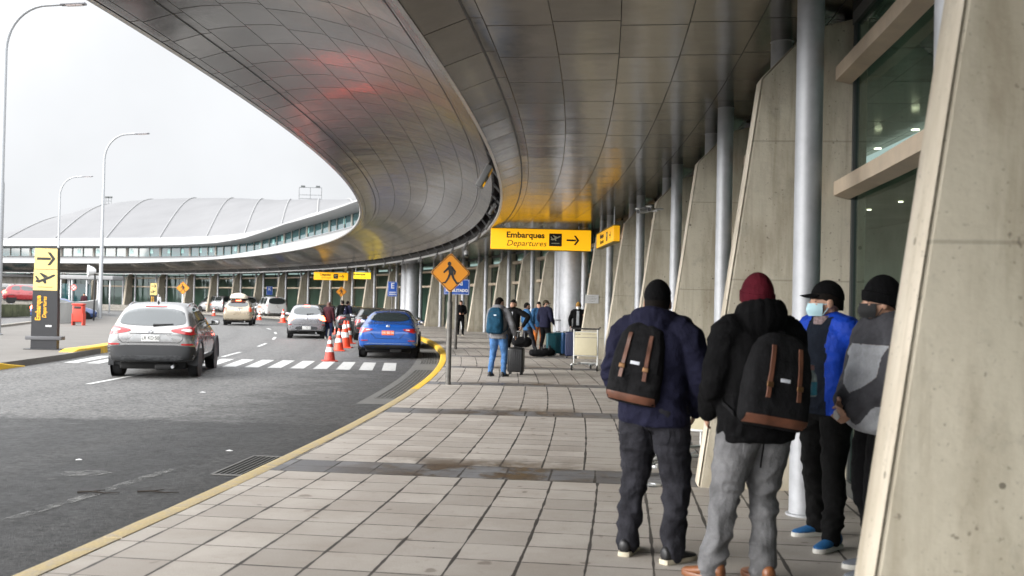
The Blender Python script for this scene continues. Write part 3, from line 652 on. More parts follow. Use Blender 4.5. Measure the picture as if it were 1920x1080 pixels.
def car(name, label, cat, loc, hd, sp, group=None):
    t = thing(name, loc, hd, label, cat, group); b, bvh = loft_body('body', sp['st'], sp['paint'], t)
    for pl in sp.get('rear_win', []): patch('rear_window', pl, bvh, 'y', glassd, t, .006)
    for pl in sp.get('side_win', []):
        for sg in (1, -1): patch('side_window', pl, bvh, 'x', sp.get('glass', glassd), t, .005, 1, sg)
    if 'wind' in sp: patch('windscreen', sp['wind'], bvh, 'f', glassd, t, .006)
    for pl in sp.get('front_light', []):
        for q in (pl, mir(pl)): patch('headlight', q, bvh, 'f', clearl, t, .006)
    for pl in sp.get('tail', []):
        for q in (pl, mir(pl)):
            o = patch('tail_light', q, bvh, 'y', sp.get('tailm', redl), t, .012, 1)
            if sp.get('tail_in'):
                qi = sp['tail_in'] if q is pl else mir(sp['tail_in'])
                patch('lens', qi, bvh, 'y', clearl, o, .016, 1)
    for pl, m in sp.get('trim', []): patch('bumper_trim', pl, bvh, 'y', m, t, .012, 1, depth=.05)
    for pl, m in sp.get('line', []): patch('panel_line', pl, bvh, 'y', m, t, .002, 0, depth=.008, lim=.12)
    for pl, m in sp.get('side_trim', []):
        for sg in (1, -1): patch('side_cladding', pl, bvh, 'x', m, t, .010, 0, sg, .06)
    for pl in sp.get('refl', []):
        for q in (pl, mir(pl)): patch('reflector', q, bvh, 'y', redl, t, .016, 1)
    if 'hi' in sp: patch('brake_lamp', sp['hi'], bvh, 'y', sp.get('him', redl), t, .010, 1)
    L, hw, r = sp['L'], sp['hw'], sp.get('r', .33); ya, yb = sp['axle']
    wx = hw - .115
    for y in (ya, yb):
        for sd in (1, -1):
            ar = MB(); n = 20; R_ = r + .055
            rows = [[V((sd * (hw - .30), y + R_ * cos(a), r + R_ * sin(a))), V((sd * (hw + .004), y + R_ * cos(a), r + R_ * sin(a))), V((sd * (hw + .008), y + (R_ + sp.get('lipw', .03)) * cos(a), r + (R_ + sp.get('lipw', .03)) * sin(a))), V((sd * (hw - .10), y + (R_ + sp.get('lipw', .03)) * cos(a), r + (R_ + sp.get('lipw', .03)) * sin(a)))] for a in [R(-12) + (pi + R(24)) * i / n for i in range(n + 1)]]
            ar.grid(rows); ar.lathe([(.001, 0), (R_, 0)], 24, (0, 0, 0), cap=False)
            k0 = len(ar.v) - 48
            for i in range(k0, len(ar.v)): q = ar.v[i]; ar.v[i] = (sd * (hw - .012), y + q[0], r + q[1])
            ar.build('wheel_arch', sp.get('archm', under), t)
            wheel(t, sd * wx, y, r, .215, sd, sp.get('rim', alloy)).location.x = sd * (wx - .012)
    u = MB(); u.box((0, L / 2, .26), (hw * 1.5, L * .84, .16), bev=.05); u.box((.25, .16, .24), (.36, .14, .12), bev=.05); u.build('underbody', under, t)
    if sp.get('exhaust', True):
        e = MB(); e.tube([(hw * .5, .3, .27), (hw * .5, -.02, .25)], .032, 10); e.build('exhaust', steel, t)
    pz, px = sp['plate']; hit = bvh.ray_cast(V((px, -3, pz)), V((0, 1, 0)))[0]; py = hit.y - .012
    p = MB(); p.box((px, py, pz), (.36, .012, .13), bev=.004); po = p.build('number_plate', sp.get('platem', platem), t)
    text('lettering', sp.get('ptxt', 'LRKD·50'), .105, po, (px, py - .007, pz), (R(90), 0, 0), sp.get('pink', ink), .001, 0, 'CENTER', .001, .82)
    if sp.get('badge'):
        hit = bvh.ray_cast(V((0, -3, sp['badge'])), V((0, 1, 0)))[0]; e = MB(); e.lathe([(.03, -.006), (.052, -.004), (.052, .006), (.03, .008)], 20, cap=False); e.box((0, 0, 0), (.125, .016, .008), bev=.004)
        o = e.build('badge', chrome, t); o.location = hit + V((0, -.008, 0)); o.rotation_euler = (R(90), 0, 0)
    for nm, lt_, bx, bz, sz in sp.get('script', []):
        hit = bvh.ray_cast(V((bx, -3, bz)), V((0, 1, 0)))[0]; text('badge_lettering', lt_, sz, t, hit + V((0, -.008, 0)), (R(90), 0, 0), chrome, .002)
    if 'mirror' in sp:
        my, mz = sp['mirror']
        for sd in (1, -1): mirror(t, sd * (hw - .06), my, mz, sp.get('mirrorm', black), sd)
    if 'wiper' in sp:
        x0, z0_, x1, z1_ = sp['wiper']; pts = []
        for i in range(6):
            x = x0 + (x1 - x0) * i / 5; z = z0_ + (z1_ - z0_) * i / 5; pts.append(bvh.ray_cast(V((x, -3, z)), V((0, 1, 0)))[0] + V((0, -.022, 0)))
        w = MB(); w.tube(pts, [.028, .022, .017, .014, .012, .010], 6); w.build('rear_wiper', black, t)
    for y0, y1, x in sp.get('rail', []):
        for sd in (1, -1):
            pts = [];
            for i in range(9):
                y = y0 + (y1 - y0) * i / 8; h = bvh.ray_cast(V((sd * x, y, 4)), V((0, 0, -1)))[0]; pts.append(h + V((0, 0, .055 * min(1, 3.2 * min(i, 8 - i) / 8 + .05) - .01)))
            m = MB(); m.tube(pts, .02, 8); m.build('roof_rail', sp.get('railm', chrome), t)
    for (y, z) in sp.get('handle', []):
        for sd in (1, -1):
            h = bvh.ray_cast(V((sd * 3, y, z)), V((-sd, 0, 0)))[0]
            m = MB(); m.box(h + V((sd * .018, 0, 0)), (.03, .2, .035), bev=.012); m.build('door_handle', sp.get('handm', sp['paint']), t)
    for pl in sp.get('seam', []):
        for sg in (1, -1): patch('door_seam', pl, bvh, 'x', under, t, .002, 0, sg, .006, .15)
    if 'antenna' in sp:
        y = sp['antenna']; h = bvh.ray_cast(V((0, y, 4)), V((0, 0, -1)))[0]; m = MB(); m.grid([[h + V((0, -.07, -.01)), h + V((.03, 0, -.01)), h + V((0, .14, -.01)), h + V((-.03, 0, -.01))], [h + V((0, -.06, .06)), h + V((.006, -.04, .065)), h + V((0, 0, .05)), h + V((-.006, -.04, .065))]], closed=True, cap=True); m.build('roof_antenna', black, t)
    return t, bvh
def vline(y, z0, z1, lean=0, w=.008): return [(y, z0), (y + w, z0), (y + w + lean, z1), (y + lean, z1)]
# ---- silver crossover
silver = paint('silver_paint', (.275, .27, .265), .26, .75)
sp_suv = dict(L=4.39, hw=.90, r=.345, axle=(.86, 3.5), paint=silver, st=[
    (.00, .42, .64, .66, .74, .86, .72, .97, .60), (.035, .36, .79, .68, .865, .92, .80, 1.04, .66), (.16, .33, .85, .72, .90, 1.00, .83, 1.11, .68), (.30, .31, .87, .76, .905, 1.04, .84, 1.27, .67), (.50, .30, .875, .78, .905, 1.06, .85, 1.47, .65),
    (.66, .30, .88, .78, .90, 1.06, .85, 1.555, .64), (1.0, .30, .88, .78, .90, 1.05, .855, 1.60, .635), (1.7, .29, .88, .77, .90, 1.02, .86, 1.60, .63), (2.4, .29, .88, .76, .90, 1.0, .86, 1.54, .62), (2.85, .29, .88, .75, .90, .99, .86, 1.34, .63),
    (3.25, .29, .88, .73, .90, .97, .84, 1.05, .74), (3.8, .28, .87, .70, .885, .90, .80, .97, .62), (4.2, .28, .80, .62, .82, .80, .72, .86, .55), (4.39, .32, .62, .56, .66, .68, .58, .74, .45)],
    rear_win=[[(-.56, 1.46), (.56, 1.46), (.68, 1.17), (.60, 1.125), (.3, 1.10), (-.3, 1.10), (-.60, 1.125), (-.68, 1.17)]],
    side_win=[[(.72, 1.18), (.86, 1.44), (1.5, 1.50), (1.5, 1.09), (1.0, 1.10)], [(1.56, 1.09), (1.56, 1.50), (2.3, 1.46), (2.85, 1.20), (2.98, 1.08)]], wind=[(-.62, 1.10), (.62, 1.10), (.54, 1.48), (-.54, 1.48)],
    tail=[[(.38, 1.01), (.46, .965), (.86, .90), (.895, .96), (.885, 1.10), (.80, 1.10), (.55, 1.05)]], tail_in=[(.58, 1.005), (.76, .965), (.80, .98), (.785, 1.03), (.64, 1.03)],
    hi=[(-.22, 1.505), (.22, 1.505), (.22, 1.485), (-.22, 1.485)],
    trim=[([(-.86, .70), (.86, .70), (.88, .55), (.86, .36), (-.86, .36), (-.88, .55)], cladm), ([(-.62, .49), (-.25, .49), (-.15, .44), (.15, .44), (.25, .49), (.62, .49), (.66, .38), (-.66, .38)], pbr('diffuser_grey', (.05, .052, .055), .45))],
    line=[([(-.655, 1.02), (-.645, 1.02), (-.635, .82), (-.56, .757), (.56, .757), (.635, .82), (.645, 1.02), (.655, 1.02), (.645, .815), (.565, .745), (-.565, .745), (-.645, .815)], under), ([(-.44, .945), (.44, .945), (.40, .93), (-.40, .93)], under),
          ([(-.44, .80), (-.30, .925), (.30, .925), (.44, .80), (.42, .785), (-.42, .785)], pbr('silver_recess', (.30, .30, .30), .35, .6, coat=1))],
    refl=[[(.60, .735), (.84, .735), (.84, .70), (.62, .70)]], side_trim=[([(.5, .30), (3.9, .30), (3.9, .44), (.5, .44)], cladm)], lipw=.06, archm=cladm,
    plate=(.845, 0), ptxt='LR KD·50', badge=.985, script=[('a', 'QASHQAI', -.53, .83, .05)], mirror=(2.82, 1.13), wiper=(.02, 1.115, .42, 1.14), rail=[(.75, 2.3, .60)], handle=[(1.25, .95), (2.2, .93)], antenna=.8,
    seam=[vline(1.53, .45, 1.08), vline(2.9, .45, 1.0)])
pS = at(275, 711, ZR); car('parked_car', 'silver crossover SUV with black lower bumper and roof rails driving in the near lane', 'car', (pS.x + .02, pS.y + .1, ZR), R(9.5), sp_suv)[0].name = 'suv_car'
# ---- blue saloon and the row of dark cars along the kerb
def saloon(pt, **kw):
    d = dict(L=4.6, hw=.905, r=.325, axle=(.95, 3.65), paint=pt, st=[
        (.00, .36, .70, .62, .76, .82, .74, .90, .60), (.04, .32, .83, .64, .87, .90, .80, 1.00, .66), (.2, .28, .87, .66, .90, .95, .82, 1.055, .69), (.48, .26, .885, .68, .905, .97, .84, 1.08, .70), (.62, .25, .89, .70, .905, .97, .845, 1.13, .67), (1.0, .25, .89, .70, .905, .97, .85, 1.32, .60), (1.3, .25, .89, .70, .90, .965, .855, 1.405, .575),
        (1.9, .24, .89, .69, .90, .95, .86, 1.445, .57), (2.5, .24, .89, .69, .90, .94, .86, 1.39, .57), (3.0, .24, .89, .68, .90, .93, .855, 1.18, .60), (3.4, .24, .88, .66, .895, .90, .84, .97, .70), (4.0, .24, .86, .62, .87, .82, .78, .89, .58), (4.42, .24, .80, .56, .81, .72, .70, .78, .5), (4.6, .3, .6, .5, .64, .6, .55, .64, .4)],
        rear_win=[[(-.48, 1.37), (.48, 1.37), (.66, 1.10), (-.66, 1.10)]], side_win=[[(.95, 1.10), (1.28, 1.31), (1.75, 1.35), (1.75, 1.0), (1.1, 1.02)], [(1.82, 1.0), (1.82, 1.35), (2.4, 1.31), (2.95, 1.08), (3.05, .99)]], wind=[(-.62, 1.03), (.62, 1.03), (.52, 1.35), (-.52, 1.35)],
        tail=[[(.42, .885), (.52, .83), (.84, .75), (.895, .80), (.885, .90), (.70, .91)]], tail_in=[(.50, .875), (.56, .85), (.66, .85), (.64, .885)],
        trim=[([(-.70, .42), (.70, .42), (.78, .30), (-.78, .30)], under)], refl=[[(.58, .56), (.80, .56), (.80, .53), (.60, .53)]],
        line=[([(-.50, .745), (-.36, .60), (.36, .60), (.50, .745), (.49, .76), (.35, .612), (-.35, .612), (-.49, .76)], under), ([(-.6, .462), (.6, .462), (.7, .43), (.6, .45), (-.6, .45), (-.7, .43)], pbr('bumper_strip', (.30, .36, .45), .3, .8))],
        plate=(.775, 0), platem=oplate, ptxt='HK·BB·54', pink=platem, badge=.965, mirror=(2.95, 1.04), mirrorm=pt, handle=[(1.5, .88), (2.4, .86)], antenna=1.6, exhaust=False, seam=[vline(1.78, .35, .98), vline(3.0, .35, .92)])
    d.update(kw); return d
bluep = paint('blue_paint', (.012, .085, .36), .26, .35); blackp = paint('black_paint', (.008, .008, .009), .2); greyp = paint('dark_grey_paint', (.035, .037, .04), .25, .4)
pB = at(726, 673, ZR); g_row = 'cars parked in the taxi row along the kerb'
car('parked_car', 'blue saloon with orange number plate parked beside the kerb grates', 'car', (pB.x, pB.y, ZR), R(4.2), saloon(bluep), g_row)
rowspec = [(118.75, 36.3, blackp, 'black saloon parked directly ahead of the blue saloon'), (118.2, 42.6, blackp, 'black saloon with pale windscreen glare, second ahead of the blue saloon'), (117.7, 49.0, greyp, 'dark grey saloon parked beside the two men in the road'),
           (118.3, 56.0, blackp, 'black saloon parked behind the traffic cones near the maroon coat'), (118.2, 63.0, greyp, 'dark grey saloon at the far end of the taxi row')]
for r_, y_, pt, lab in rowspec:
    ang = asin((y_ - CY) / r_); car('parked_car', lab, 'car', (CX + r_ * cos(ang), y_, ZR), ang, saloon(pt, platem=platem, ptxt='BB·HK 21', pink=ink), g_row)
# ---- grey hatchback braking in the middle lane
hatchp = paint('grey_silver_paint', (.24, .24, .25), .28, .7)
def hatch(pt, **kw):
    d = dict(L=3.85, hw=.83, r=.30, axle=(.62, 3.1), paint=pt, st=[
        (.00, .34, .64, .58, .70, .80, .69, .90, .58), (.035, .30, .76, .60, .80, .86, .75, .96, .62), (.14, .27, .80, .64, .83, .94, .77, 1.04, .62), (.27, .26, .815, .68, .835, .98, .78, 1.24, .60), (.42, .25, .82, .70, .835, .99, .785, 1.41, .575), (.6, .25, .82, .70, .835, .99, .79, 1.475, .57),
        (1.2, .24, .82, .70, .83, .97, .79, 1.505, .565), (1.9, .24, .82, .69, .83, .95, .79, 1.47, .56), (2.4, .24, .82, .68, .83, .94, .79, 1.30, .56), (2.85, .24, .81, .66, .825, .91, .775, .99, .66), (3.4, .24, .79, .60, .80, .82, .72, .88, .54), (3.72, .26, .70, .54, .72, .70, .62, .75, .45), (3.85, .3, .55, .5, .58, .6, .5, .64, .36)],
        rear_win=[[(-.50, 1.40), (.50, 1.40), (.60, 1.10), (.3, 1.045), (-.3, 1.045), (-.60, 1.10)]], side_win=[[(.55, 1.12), (.7, 1.36), (1.25, 1.41), (1.25, 1.02), (.8, 1.04)], [(1.31, 1.02), (1.31, 1.41), (1.9, 1.38), (2.45, 1.12), (2.55, 1.0)]], wind=[(-.56, 1.04), (.56, 1.04), (.48, 1.40), (-.48, 1.40)],
        tail=[[(.50, .95), (.56, .84), (.80, .76), (.825, .85), (.79, 1.00), (.68, 1.02)]], tailm=lit_red, hi=[(-.13, 1.445), (.13, 1.445), (.13, 1.40), (-.13, 1.40)], him=lit_red,
        trim=[([(-.50, .44), (-.42, .54), (.42, .54), (.50, .44), (.42, .40), (-.42, .40)], cladm), ([(-.68, .36), (.68, .36), (.66, .28), (-.66, .28)], under)], refl=[[(.62, .64), (.78, .62), (.78, .59), (.64, .60)]],
        line=[([(-.62, .66), (-.5, .60), (.5, .60), (.62, .66), (.5, .612), (-.5, .612)], under)],
        plate=(.47, 0), ptxt='CL·KB 57', badge=.86, mirror=(2.5, 1.04), mirrorm=pt, wiper=(0, 1.07, .3, 1.10), antenna=.9, handle=[(1.1, .86), (2.0, .84)])
    d.update(kw); return d
pH = at(571.5, 635.5, ZR); car('hatchback_car', 'grey hatchback with lit brake lights stopped beside the woman in maroon', 'car', (pH.x, pH.y + .3, ZR), R(11.5), hatch(hatchp))
# ---- beige estate with roof box
beigep = paint('beige_paint', (.30, .25, .18), .28, .6)
d = hatch(beigep, L=4.5, hw=.88, axle=(.85, 3.5), r=.32, st=[(y * 1.17, zb + .03, ws * 1.06, zs * 1.06, wsh * 1.06, zbt * 1.06, wbt * 1.06, zr * 1.075, wr * 1.1) for (y, zb, ws, zs, wsh, zbt, wbt, zr, wr) in hatch(beigep)['st']],
    rear_win=[[(-.55, 1.50), (.55, 1.50), (.64, 1.16), (-.64, 1.16)]], tail=[[(.64, 1.12), (.66, .88), (.84, .84), (.86, .98), (.80, 1.14)]], tailm=pbr('orange_red_lens', (.45, .06, .02), .2, coat=.6), hi=[(-.16, 1.57), (.16, 1.57), (.16, 1.52), (-.16, 1.52)], him=lit_red, plate=(.98, 0), ptxt='BS·RK 83', badge=None, trim=[([(-.84, .64), (.84, .64), (.86, .42), (-.86, .42)], pbr('beige_bumper', (.26, .22, .16), .4, .4))], refl=[], line=[], mirror=(2.9, 1.12))
pE = at(444.6, 610.5, ZR); et, eb = car('estate_car', 'beige estate car carrying a pale roof box, driving away in the lane', 'car', (pE.x, pE.y, ZR), R(11), d)
rb = MB(); rows = []
for y, k in ((.35, .35), (.42, .8), (.6, 1), (1.5, 1.0), (2.1, .85), (2.35, .3)):
    rows.append([V((-.03 + .50 * (.7 + .3 * k) * cos(a), y, 1.68 + .34 * k * max(0, sin(a)) ** .7)) for a in [pi * i / 12 for i in range(13)]])
rb.grid(rows, cap=True); rb.build('roof_box', pbr('roof_box_shell', (.42, .37, .29), .45), et)
fe = MB(); fe.box((0, 1.0, 1.65), (1.1, .05, .05)); fe.box((0, 1.9, 1.65), (1.1, .05, .05)); fe.build('roof_bar', black, et)
# ---- vans
def van(pt, **kw):
    d = dict(L=5.1, hw=.95, r=.34, axle=(1.05, 4.2), paint=pt, st=[
        (.00, .40, .78, .70, .86, 1.08, .84, 1.16, .70), (.04, .34, .90, .72, .93, 1.12, .91, 1.30, .76), (.12, .30, .93, .75, .955, 1.14, .93, 1.62, .77), (.2, .28, .94, .75, .955, 1.15, .935, 1.84, .76), (.36, .28, .94, .75, .955, 1.15, .935, 1.91, .75), (1.6, .28, .94, .75, .955, 1.14, .935, 1.935, .75),
        (3.0, .28, .94, .75, .955, 1.12, .935, 1.92, .74), (3.5, .28, .94, .74, .95, 1.10, .93, 1.80, .73), (4.1, .28, .93, .72, .945, 1.08, .91, 1.25, .80), (4.6, .28, .91, .68, .92, .98, .86, 1.06, .66), (4.95, .3, .8, .6, .82, .8, .72, .86, .5), (5.1, .34, .6, .54, .64, .66, .58, .7, .4)],
        rear_win=[[(-.68, 1.78), (.68, 1.78), (.76, 1.22), (-.76, 1.22)]], side_win=[[(.35, 1.24), (.4, 1.74), (1.5, 1.78), (1.5, 1.2)], [(1.6, 1.2), (1.6, 1.78), (2.7, 1.78), (2.7, 1.2)], [(2.8, 1.2), (2.8, 1.77), (3.4, 1.70), (3.85, 1.35), (3.9, 1.18)]], wind=[(-.74, 1.3), (.74, 1.3), (.66, 1.76), (-.66, 1.76)],
        tail=[[(.82, 1.32), (.86, .98), (.93, .98), (.925, 1.34)]], refl=[[(.6, .52), (.84, .52), (.84, .48), (.6, .48)]], trim=[([(-.88, .42), (.88, .42), (.86, .34), (-.86, .34)], cladm)], line=[([(-.85, .62), (.85, .62), (.85, .61), (-.85, .61)], under)],
        plate=(.95, .0), ptxt='VAN·24', badge=1.08, mirror=(3.8, 1.22), rim=alloy, hi=[(-.15, 1.84), (.15, 1.84), (.15, 1.81), (-.15, 1.81)])
    d.update(kw); return d
whitep = paint('white_vehicle_paint', (.52, .53, .53), .3); silverv = paint('van_silver_paint', (.30, .30, .31), .3, .6)
orange_l = pbr('orange_vinyl', (.65, .12, .05), .5)
def van_logo(t, bvh, sides=(-1,)):
    for sg in sides: patch('side_decal', [(1.9, .98), (2.6, 1.03), (3.4, .98), (3.3, .86), (2.0, .86)], bvh, 'x', orange_l, t, .006, 2, sg, .01)
pV = at(519, 596, ZR); t1, b1 = car('passenger_van', 'white passenger van with orange side lettering patch, rear towards the cones', 'van', (pV.x, pV.y, ZR), R(27), van(whitep, ptxt='DT·XX 40'), 'transfer vans waiting at the far kerb'); van_logo(t1, b1)
pW = at(476, 592, ZR); t2, b2 = car('passenger_van', 'white passenger van parked between the silver van and the estate car', 'van', (pW.x - .6, pW.y + .5, ZR), R(36), van(whitep, ptxt='DT·XX 41'), 'transfer vans waiting at the far kerb'); van_logo(t2, b2)
pX = at(431, 588, ZR); t3, b3 = car('passenger_van', 'silver passenger van with orange side patch, leftmost of the waiting vans', 'van', (pX.x, pX.y, ZR), R(50), van(silverv, ptxt='DT·XX 42'), 'transfer vans waiting at the far kerb'); van_logo(t3, b3)
# ---- cars in the lot on the left
redp = paint('red_paint', (.25, .012, .015), .26, .2); navyp = paint('navy_paint', (.02, .05, .16), .26, .3)
# ------------------------------------------------------------------ people
def voxel(mb, vox, smooth=4, name='m'):
    me = mb.mesh(name); ob = bpy.data.objects.new('tmp', me); COL.objects.link(ob)
    m = ob.modifiers.new('r', 'REMESH'); m.mode = 'VOXEL'; m.voxel_size = vox; m.use_smooth_shade = True
    if smooth: k = ob.modifiers.new('k', 'SMOOTH'); k.factor = .5; k.iterations = smooth
    dg = bpy.context.evaluated_depsgraph_get(); out = bpy.data.meshes.new_from_object(ob.evaluated_get(dg)); bpy.data.objects.remove(ob); return out
def wrinkle(me, amp, f=(8, 8, 11), seed=0, weight=None):
    if amp <= 0: return me
    sh = V((seed * 3.1, seed * 1.7, seed * 2.3)); nrm = [v.normal.copy() for v in me.vertices]
    for v, n in zip(me.vertices, nrm):
        p = v.co; w = noise.noise_vector(p * 3.5 + sh) * .25; q = V((p.x * f[0], p.y * f[1], p.z * f[2])) + w * 4 + sh
        a = 1 - 2.4 * abs(noise.noise(q)); b = noise.noise(q * 2.3)
        v.co = p + n * (amp * (.75 * a + .35 * b - .25) * (weight(p) if weight else 1))
    me.update(); return me
def ik(a, b, l1, l2, pole):
    d = b - a; L = min(d.length, (l1 + l2) * .999); u = d.normalized(); x = (l1 * l1 - l2 * l2 + L * L) / (2 * L); h = sqrt(max(0, l1 * l1 - x * x))
    pr = pole - u * pole.dot(u); pr = pr.normalized() if pr.length > 1e-6 else V((0, 1, 0)); return a + u * x + pr * h, a + u * L
def lerp(a, b, t): return a + (b - a) * t
def chain(mb, pts, rad, n=14, sub=5):
    """smooth tapering limb through the joints pts with radii rad"""
    P_, R_ = [], []
    m = len(pts)
    for i in range(m - 1):
        for k in range(sub):
            t = k / sub; p0 = pts[max(i - 1, 0)]; p1 = pts[i]; p2 = pts[i + 1]; p3 = pts[min(i + 2, m - 1)]
            cr_ = ((2 * p1) + (p2 - p0) * t + (2 * p0 - 5 * p1 + 4 * p2 - p3) * t * t + (3 * p1 - p0 - 3 * p2 + p3) * t ** 3) * .5
            P_.append(lerp(p1.lerp(p2, t), cr_, .6)); R_.append(lerp(rad[i], rad[i + 1], t))
    P_.append(pts[-1]); R_.append(rad[-1]); mb.tube(P_, R_, n); mb.ball(pts[0], rad[0] * .98, 12, 8); mb.ball(pts[-1], rad[-1] * .9, 12, 8)
def stack(mb, rings, n=22, pw=.85):
    """rings: (centre, half-width, half-depth)"""
    rows = []
    for c, a, b in rings:
        rows.append([V(c) + V((a * (1 if cos(q) > 0 else -1) * abs(cos(q)) ** pw, b * (1 if sin(q) > 0 else -1) * abs(sin(q)) ** pw, 0)) for q in [2 * pi * j / n for j in range(n)]])
    mb.grid(rows, closed=True, cap=True)
def hand(mb, w, d, palm, side, curl=.5, k=1.0):
    """palm and five fingers: w wrist, d direction of the hand, palm direction the palm faces"""
    d = d.normalized(); p = (palm - d * palm.dot(d)).normalized(); s = d.cross(p) * side; s.normalize()
    rows = []
    for t, a, b in ((-.01, .022, .017), (.02, .030, .016), (.055, .041, .014), (.085, .042, .012), (.095, .038, .009)):
        c = w + d * t * k; rows.append([c + s * (a * k * cos(q)) + p * (b * k * sin(q)) for q in [2 * pi * j / 12 for j in range(12)]])
    mb.grid(rows, closed=True, cap=True)
    for i, (o, L) in enumerate(((.030, .072), (.011, .080), (-.010, .075), (-.029, .060))):
        b0 = w + d * .088 * k + s * o * k; a = curl * (.9 + .12 * i); pts = [b0]; dd = d.copy()
        for L_ in (L * .46, L * .3, L * .24):
            dd = (dd * cos(a * .8) + p * sin(a * .8)).normalized(); pts.append(pts[-1] + dd * L_ * k)
        mb.tube(pts, [.0095 * k, .0088 * k, .0078 * k, .006 * k], 8)
    b0 = w + d * .03 * k + s * .030 * k; t1 = b0 + (d * .6 + s * .62 + p * .35).normalized() * .04 * k; t2 = t1 + (d * .8 + s * .15 + p * .5).normalized() * .032 * k; t3 = t2 + (d * .85 + p * .45).normalized() * .022 * k
    mb.tube([b0, t1, t2, t3], [.013 * k, .0115 * k, .010 * k, .007 * k], 8)
def person(label, loc, yaw, H, spec, group=None):
    g = spec.get; vox = g('vox', .012); bulk = g('bulk', 1.0); sk = g('skin', skin); lean = g('lean', 0.0); side_lean = g('tilt', 0.0)
    hipz = .515 * H - g('drop', 0)
    feet = g('feet', [(-.11, 0.02, 8), (.11, 0, -8)])         # (x, y, toe-out degrees): left, right
    sh_z = .815 * H - g('drop', 0); up = V((side_lean, lean, 1)).normalized()
    pel = V((0, 0, hipz)); tor = lambda z, x=0, y=0: pel + up * (z * H - .515 * H) + V((x, y, 0))
    yt = g('twist', 0)
    hipx = .052 * H
    legs = []
    for sd, (fx, fy, fa) in zip((-1, 1), feet):
        a = V((sd * hipx, 0, hipz - .01 * H)); ank = V((fx, fy - .02, .075)); pole = V((sd * .15 - sin(R(fa)) * .4, 1, 0))
        kn, an = ik(a, ank, .238 * H, .232 * H, pole); legs.append((a, kn, an, fa))
    E3 = Euler((0, 0, R(yt))).to_matrix()
    arms = []
    for sd, hp in zip((-1, 1), g('hands', [(-.26, .08, .78), (.26, .08, .78)])):
        a = tor(.805) + E3 @ V((sd * .108 * H * (1 + .25 * (bulk - 1)), 0, 0)); t = V(hp); el, wr = ik(a, t, .172 * H, .150 * H, V(g('elbow', [(-.6, -1, -.2), (.6, -1, -.2)])[0 if sd < 0 else 1])); arms.append((a, el, wr))
    hy, hp_ = R(g('head_yaw', 0)), R(g('head_pitch', 0)); nk = tor(.845) + V((0, .005 * H, 0)); EH = Euler((hp_, 0, hy)).to_matrix()
    def hd(x, y, z): return nk + V((0, .012 * H, 0)) + EH @ V((x * H, y * H, (z - .86) * H))
    # --- body: one continuous skin
    mb = MB()
    fvox = g('fvox', vox * .6)
    mb.ball(hd(0, -.006, .936), (.0445 * H, .056 * H, .060 * H), 20, 14, EH)
    mb.ball(hd(0, .014, .905), (.038 * H, .043 * H, .045 * H), 18, 12, EH); mb.ball(hd(0, .024, .884), (.029 * H, .031 * H, .020 * H), 14, 10, EH)
    mb.ball(hd(0, .043, .930), (.033 * H, .013 * H, .008 * H), 12, 8, EH)
    mb.ball(hd(0, .0575, .909), (.0085 * H, .012 * H, .0085 * H), 10, 8, EH); mb.tube([hd(0, .047, .928), hd(0, .060, .911)], [.0052 * H, .0078 * H], 8)
    for sd in (-1, 1):
        mb.ball(hd(sd * .045, -.004, .914), (.006 * H, .013 * H, .019 * H), 10, 8, EH); mb.ball(hd(sd * .024, .038, .910), (.014 * H, .013 * H, .010 * H), 10, 8, EH)
    mb.ball(hd(0, .0505, .8885), (.016 * H, .008 * H, .0042 * H), 10, 8, EH); mb.ball(hd(0, .0495, .8825), (.014 * H, .008 * H, .004 * H), 10, 8, EH)
    mb.tube([hd(0, -.012, .90), nk + V((0, -.006 * H, -.005 * H)), tor(.81)], [(.032 * H, .034 * H), (.033 * H, .034 * H), (.045 * H, .04 * H)], 14)
    stack(mb, [(tor(.50), .07 * H, .05 * H), (tor(.60), .07 * H, .05 * H), (tor(.72), .085 * H, .055 * H), (tor(.80), .09 * H, .045 * H), (tor(.825), .05 * H, .035 * H)], 16)
    for a, kn, an, fa in legs: chain(mb, [a, kn, an], [.032 * H, .022 * H, .018 * H], 10, 3)
    for (a, el, wr), sd in zip(arms, (-1, 1)):
        chain(mb, [a, el, wr], [.024 * H, .019 * H, .0145 * H], 10, 3)
        d = (wr - el).normalized(); pdir = V(g('palm', [(1, 0, 0), (-1, 0, 0)])[0 if sd < 0 else 1]); hand(mb, wr + d * .012, d, pdir, sd, g('curl', .35), H / 1.75)
    body = link('person', voxel(mb, fvox, 2, 'person'), sk, None, True, 180)
    body.location = loc; body.rotation_euler = (0, 0, yaw); tag(body, label, 'person', group); me0 = body.data
    # --- face details
    ey = MB()
    for sd in (-1, 1): ey.ball(hd(sd * .018, .0425, .9215), (.0085 * H, .005 * H, .0042 * H), 10, 6, EH)
    ey.build('eyes', pbr('eye', (.02, .015, .012), .2), body)
    eb = MB()
    for sd in (-1, 1): eb.tube([hd(sd * .009, .0535, .9325), hd(sd * .019, .0525, .9355), hd(sd * .029, .0435, .932)], [.0028 * H, .0034 * H, .002 * H], 6)
    eb.build('eyebrows', hairm, body)
    if g('lips', True) and not g('mask'):
        lp = MB(); lp.ball(hd(0, .0555, .8855), (.0145 * H, .0045 * H, .004 * H), 10, 6, EH); lp.build('lips', pbr('lips', (.3, .11, .09), .5), body)
    if g('beard'):
        bm_ = MB(); bm_.ball(hd(0, .018, .880), (.036 * H, .036 * H, .026 * H), 14, 10, EH); bm_.build('beard', hairm, body)
    # --- hair and hats
    hair = g('hair', 'short')
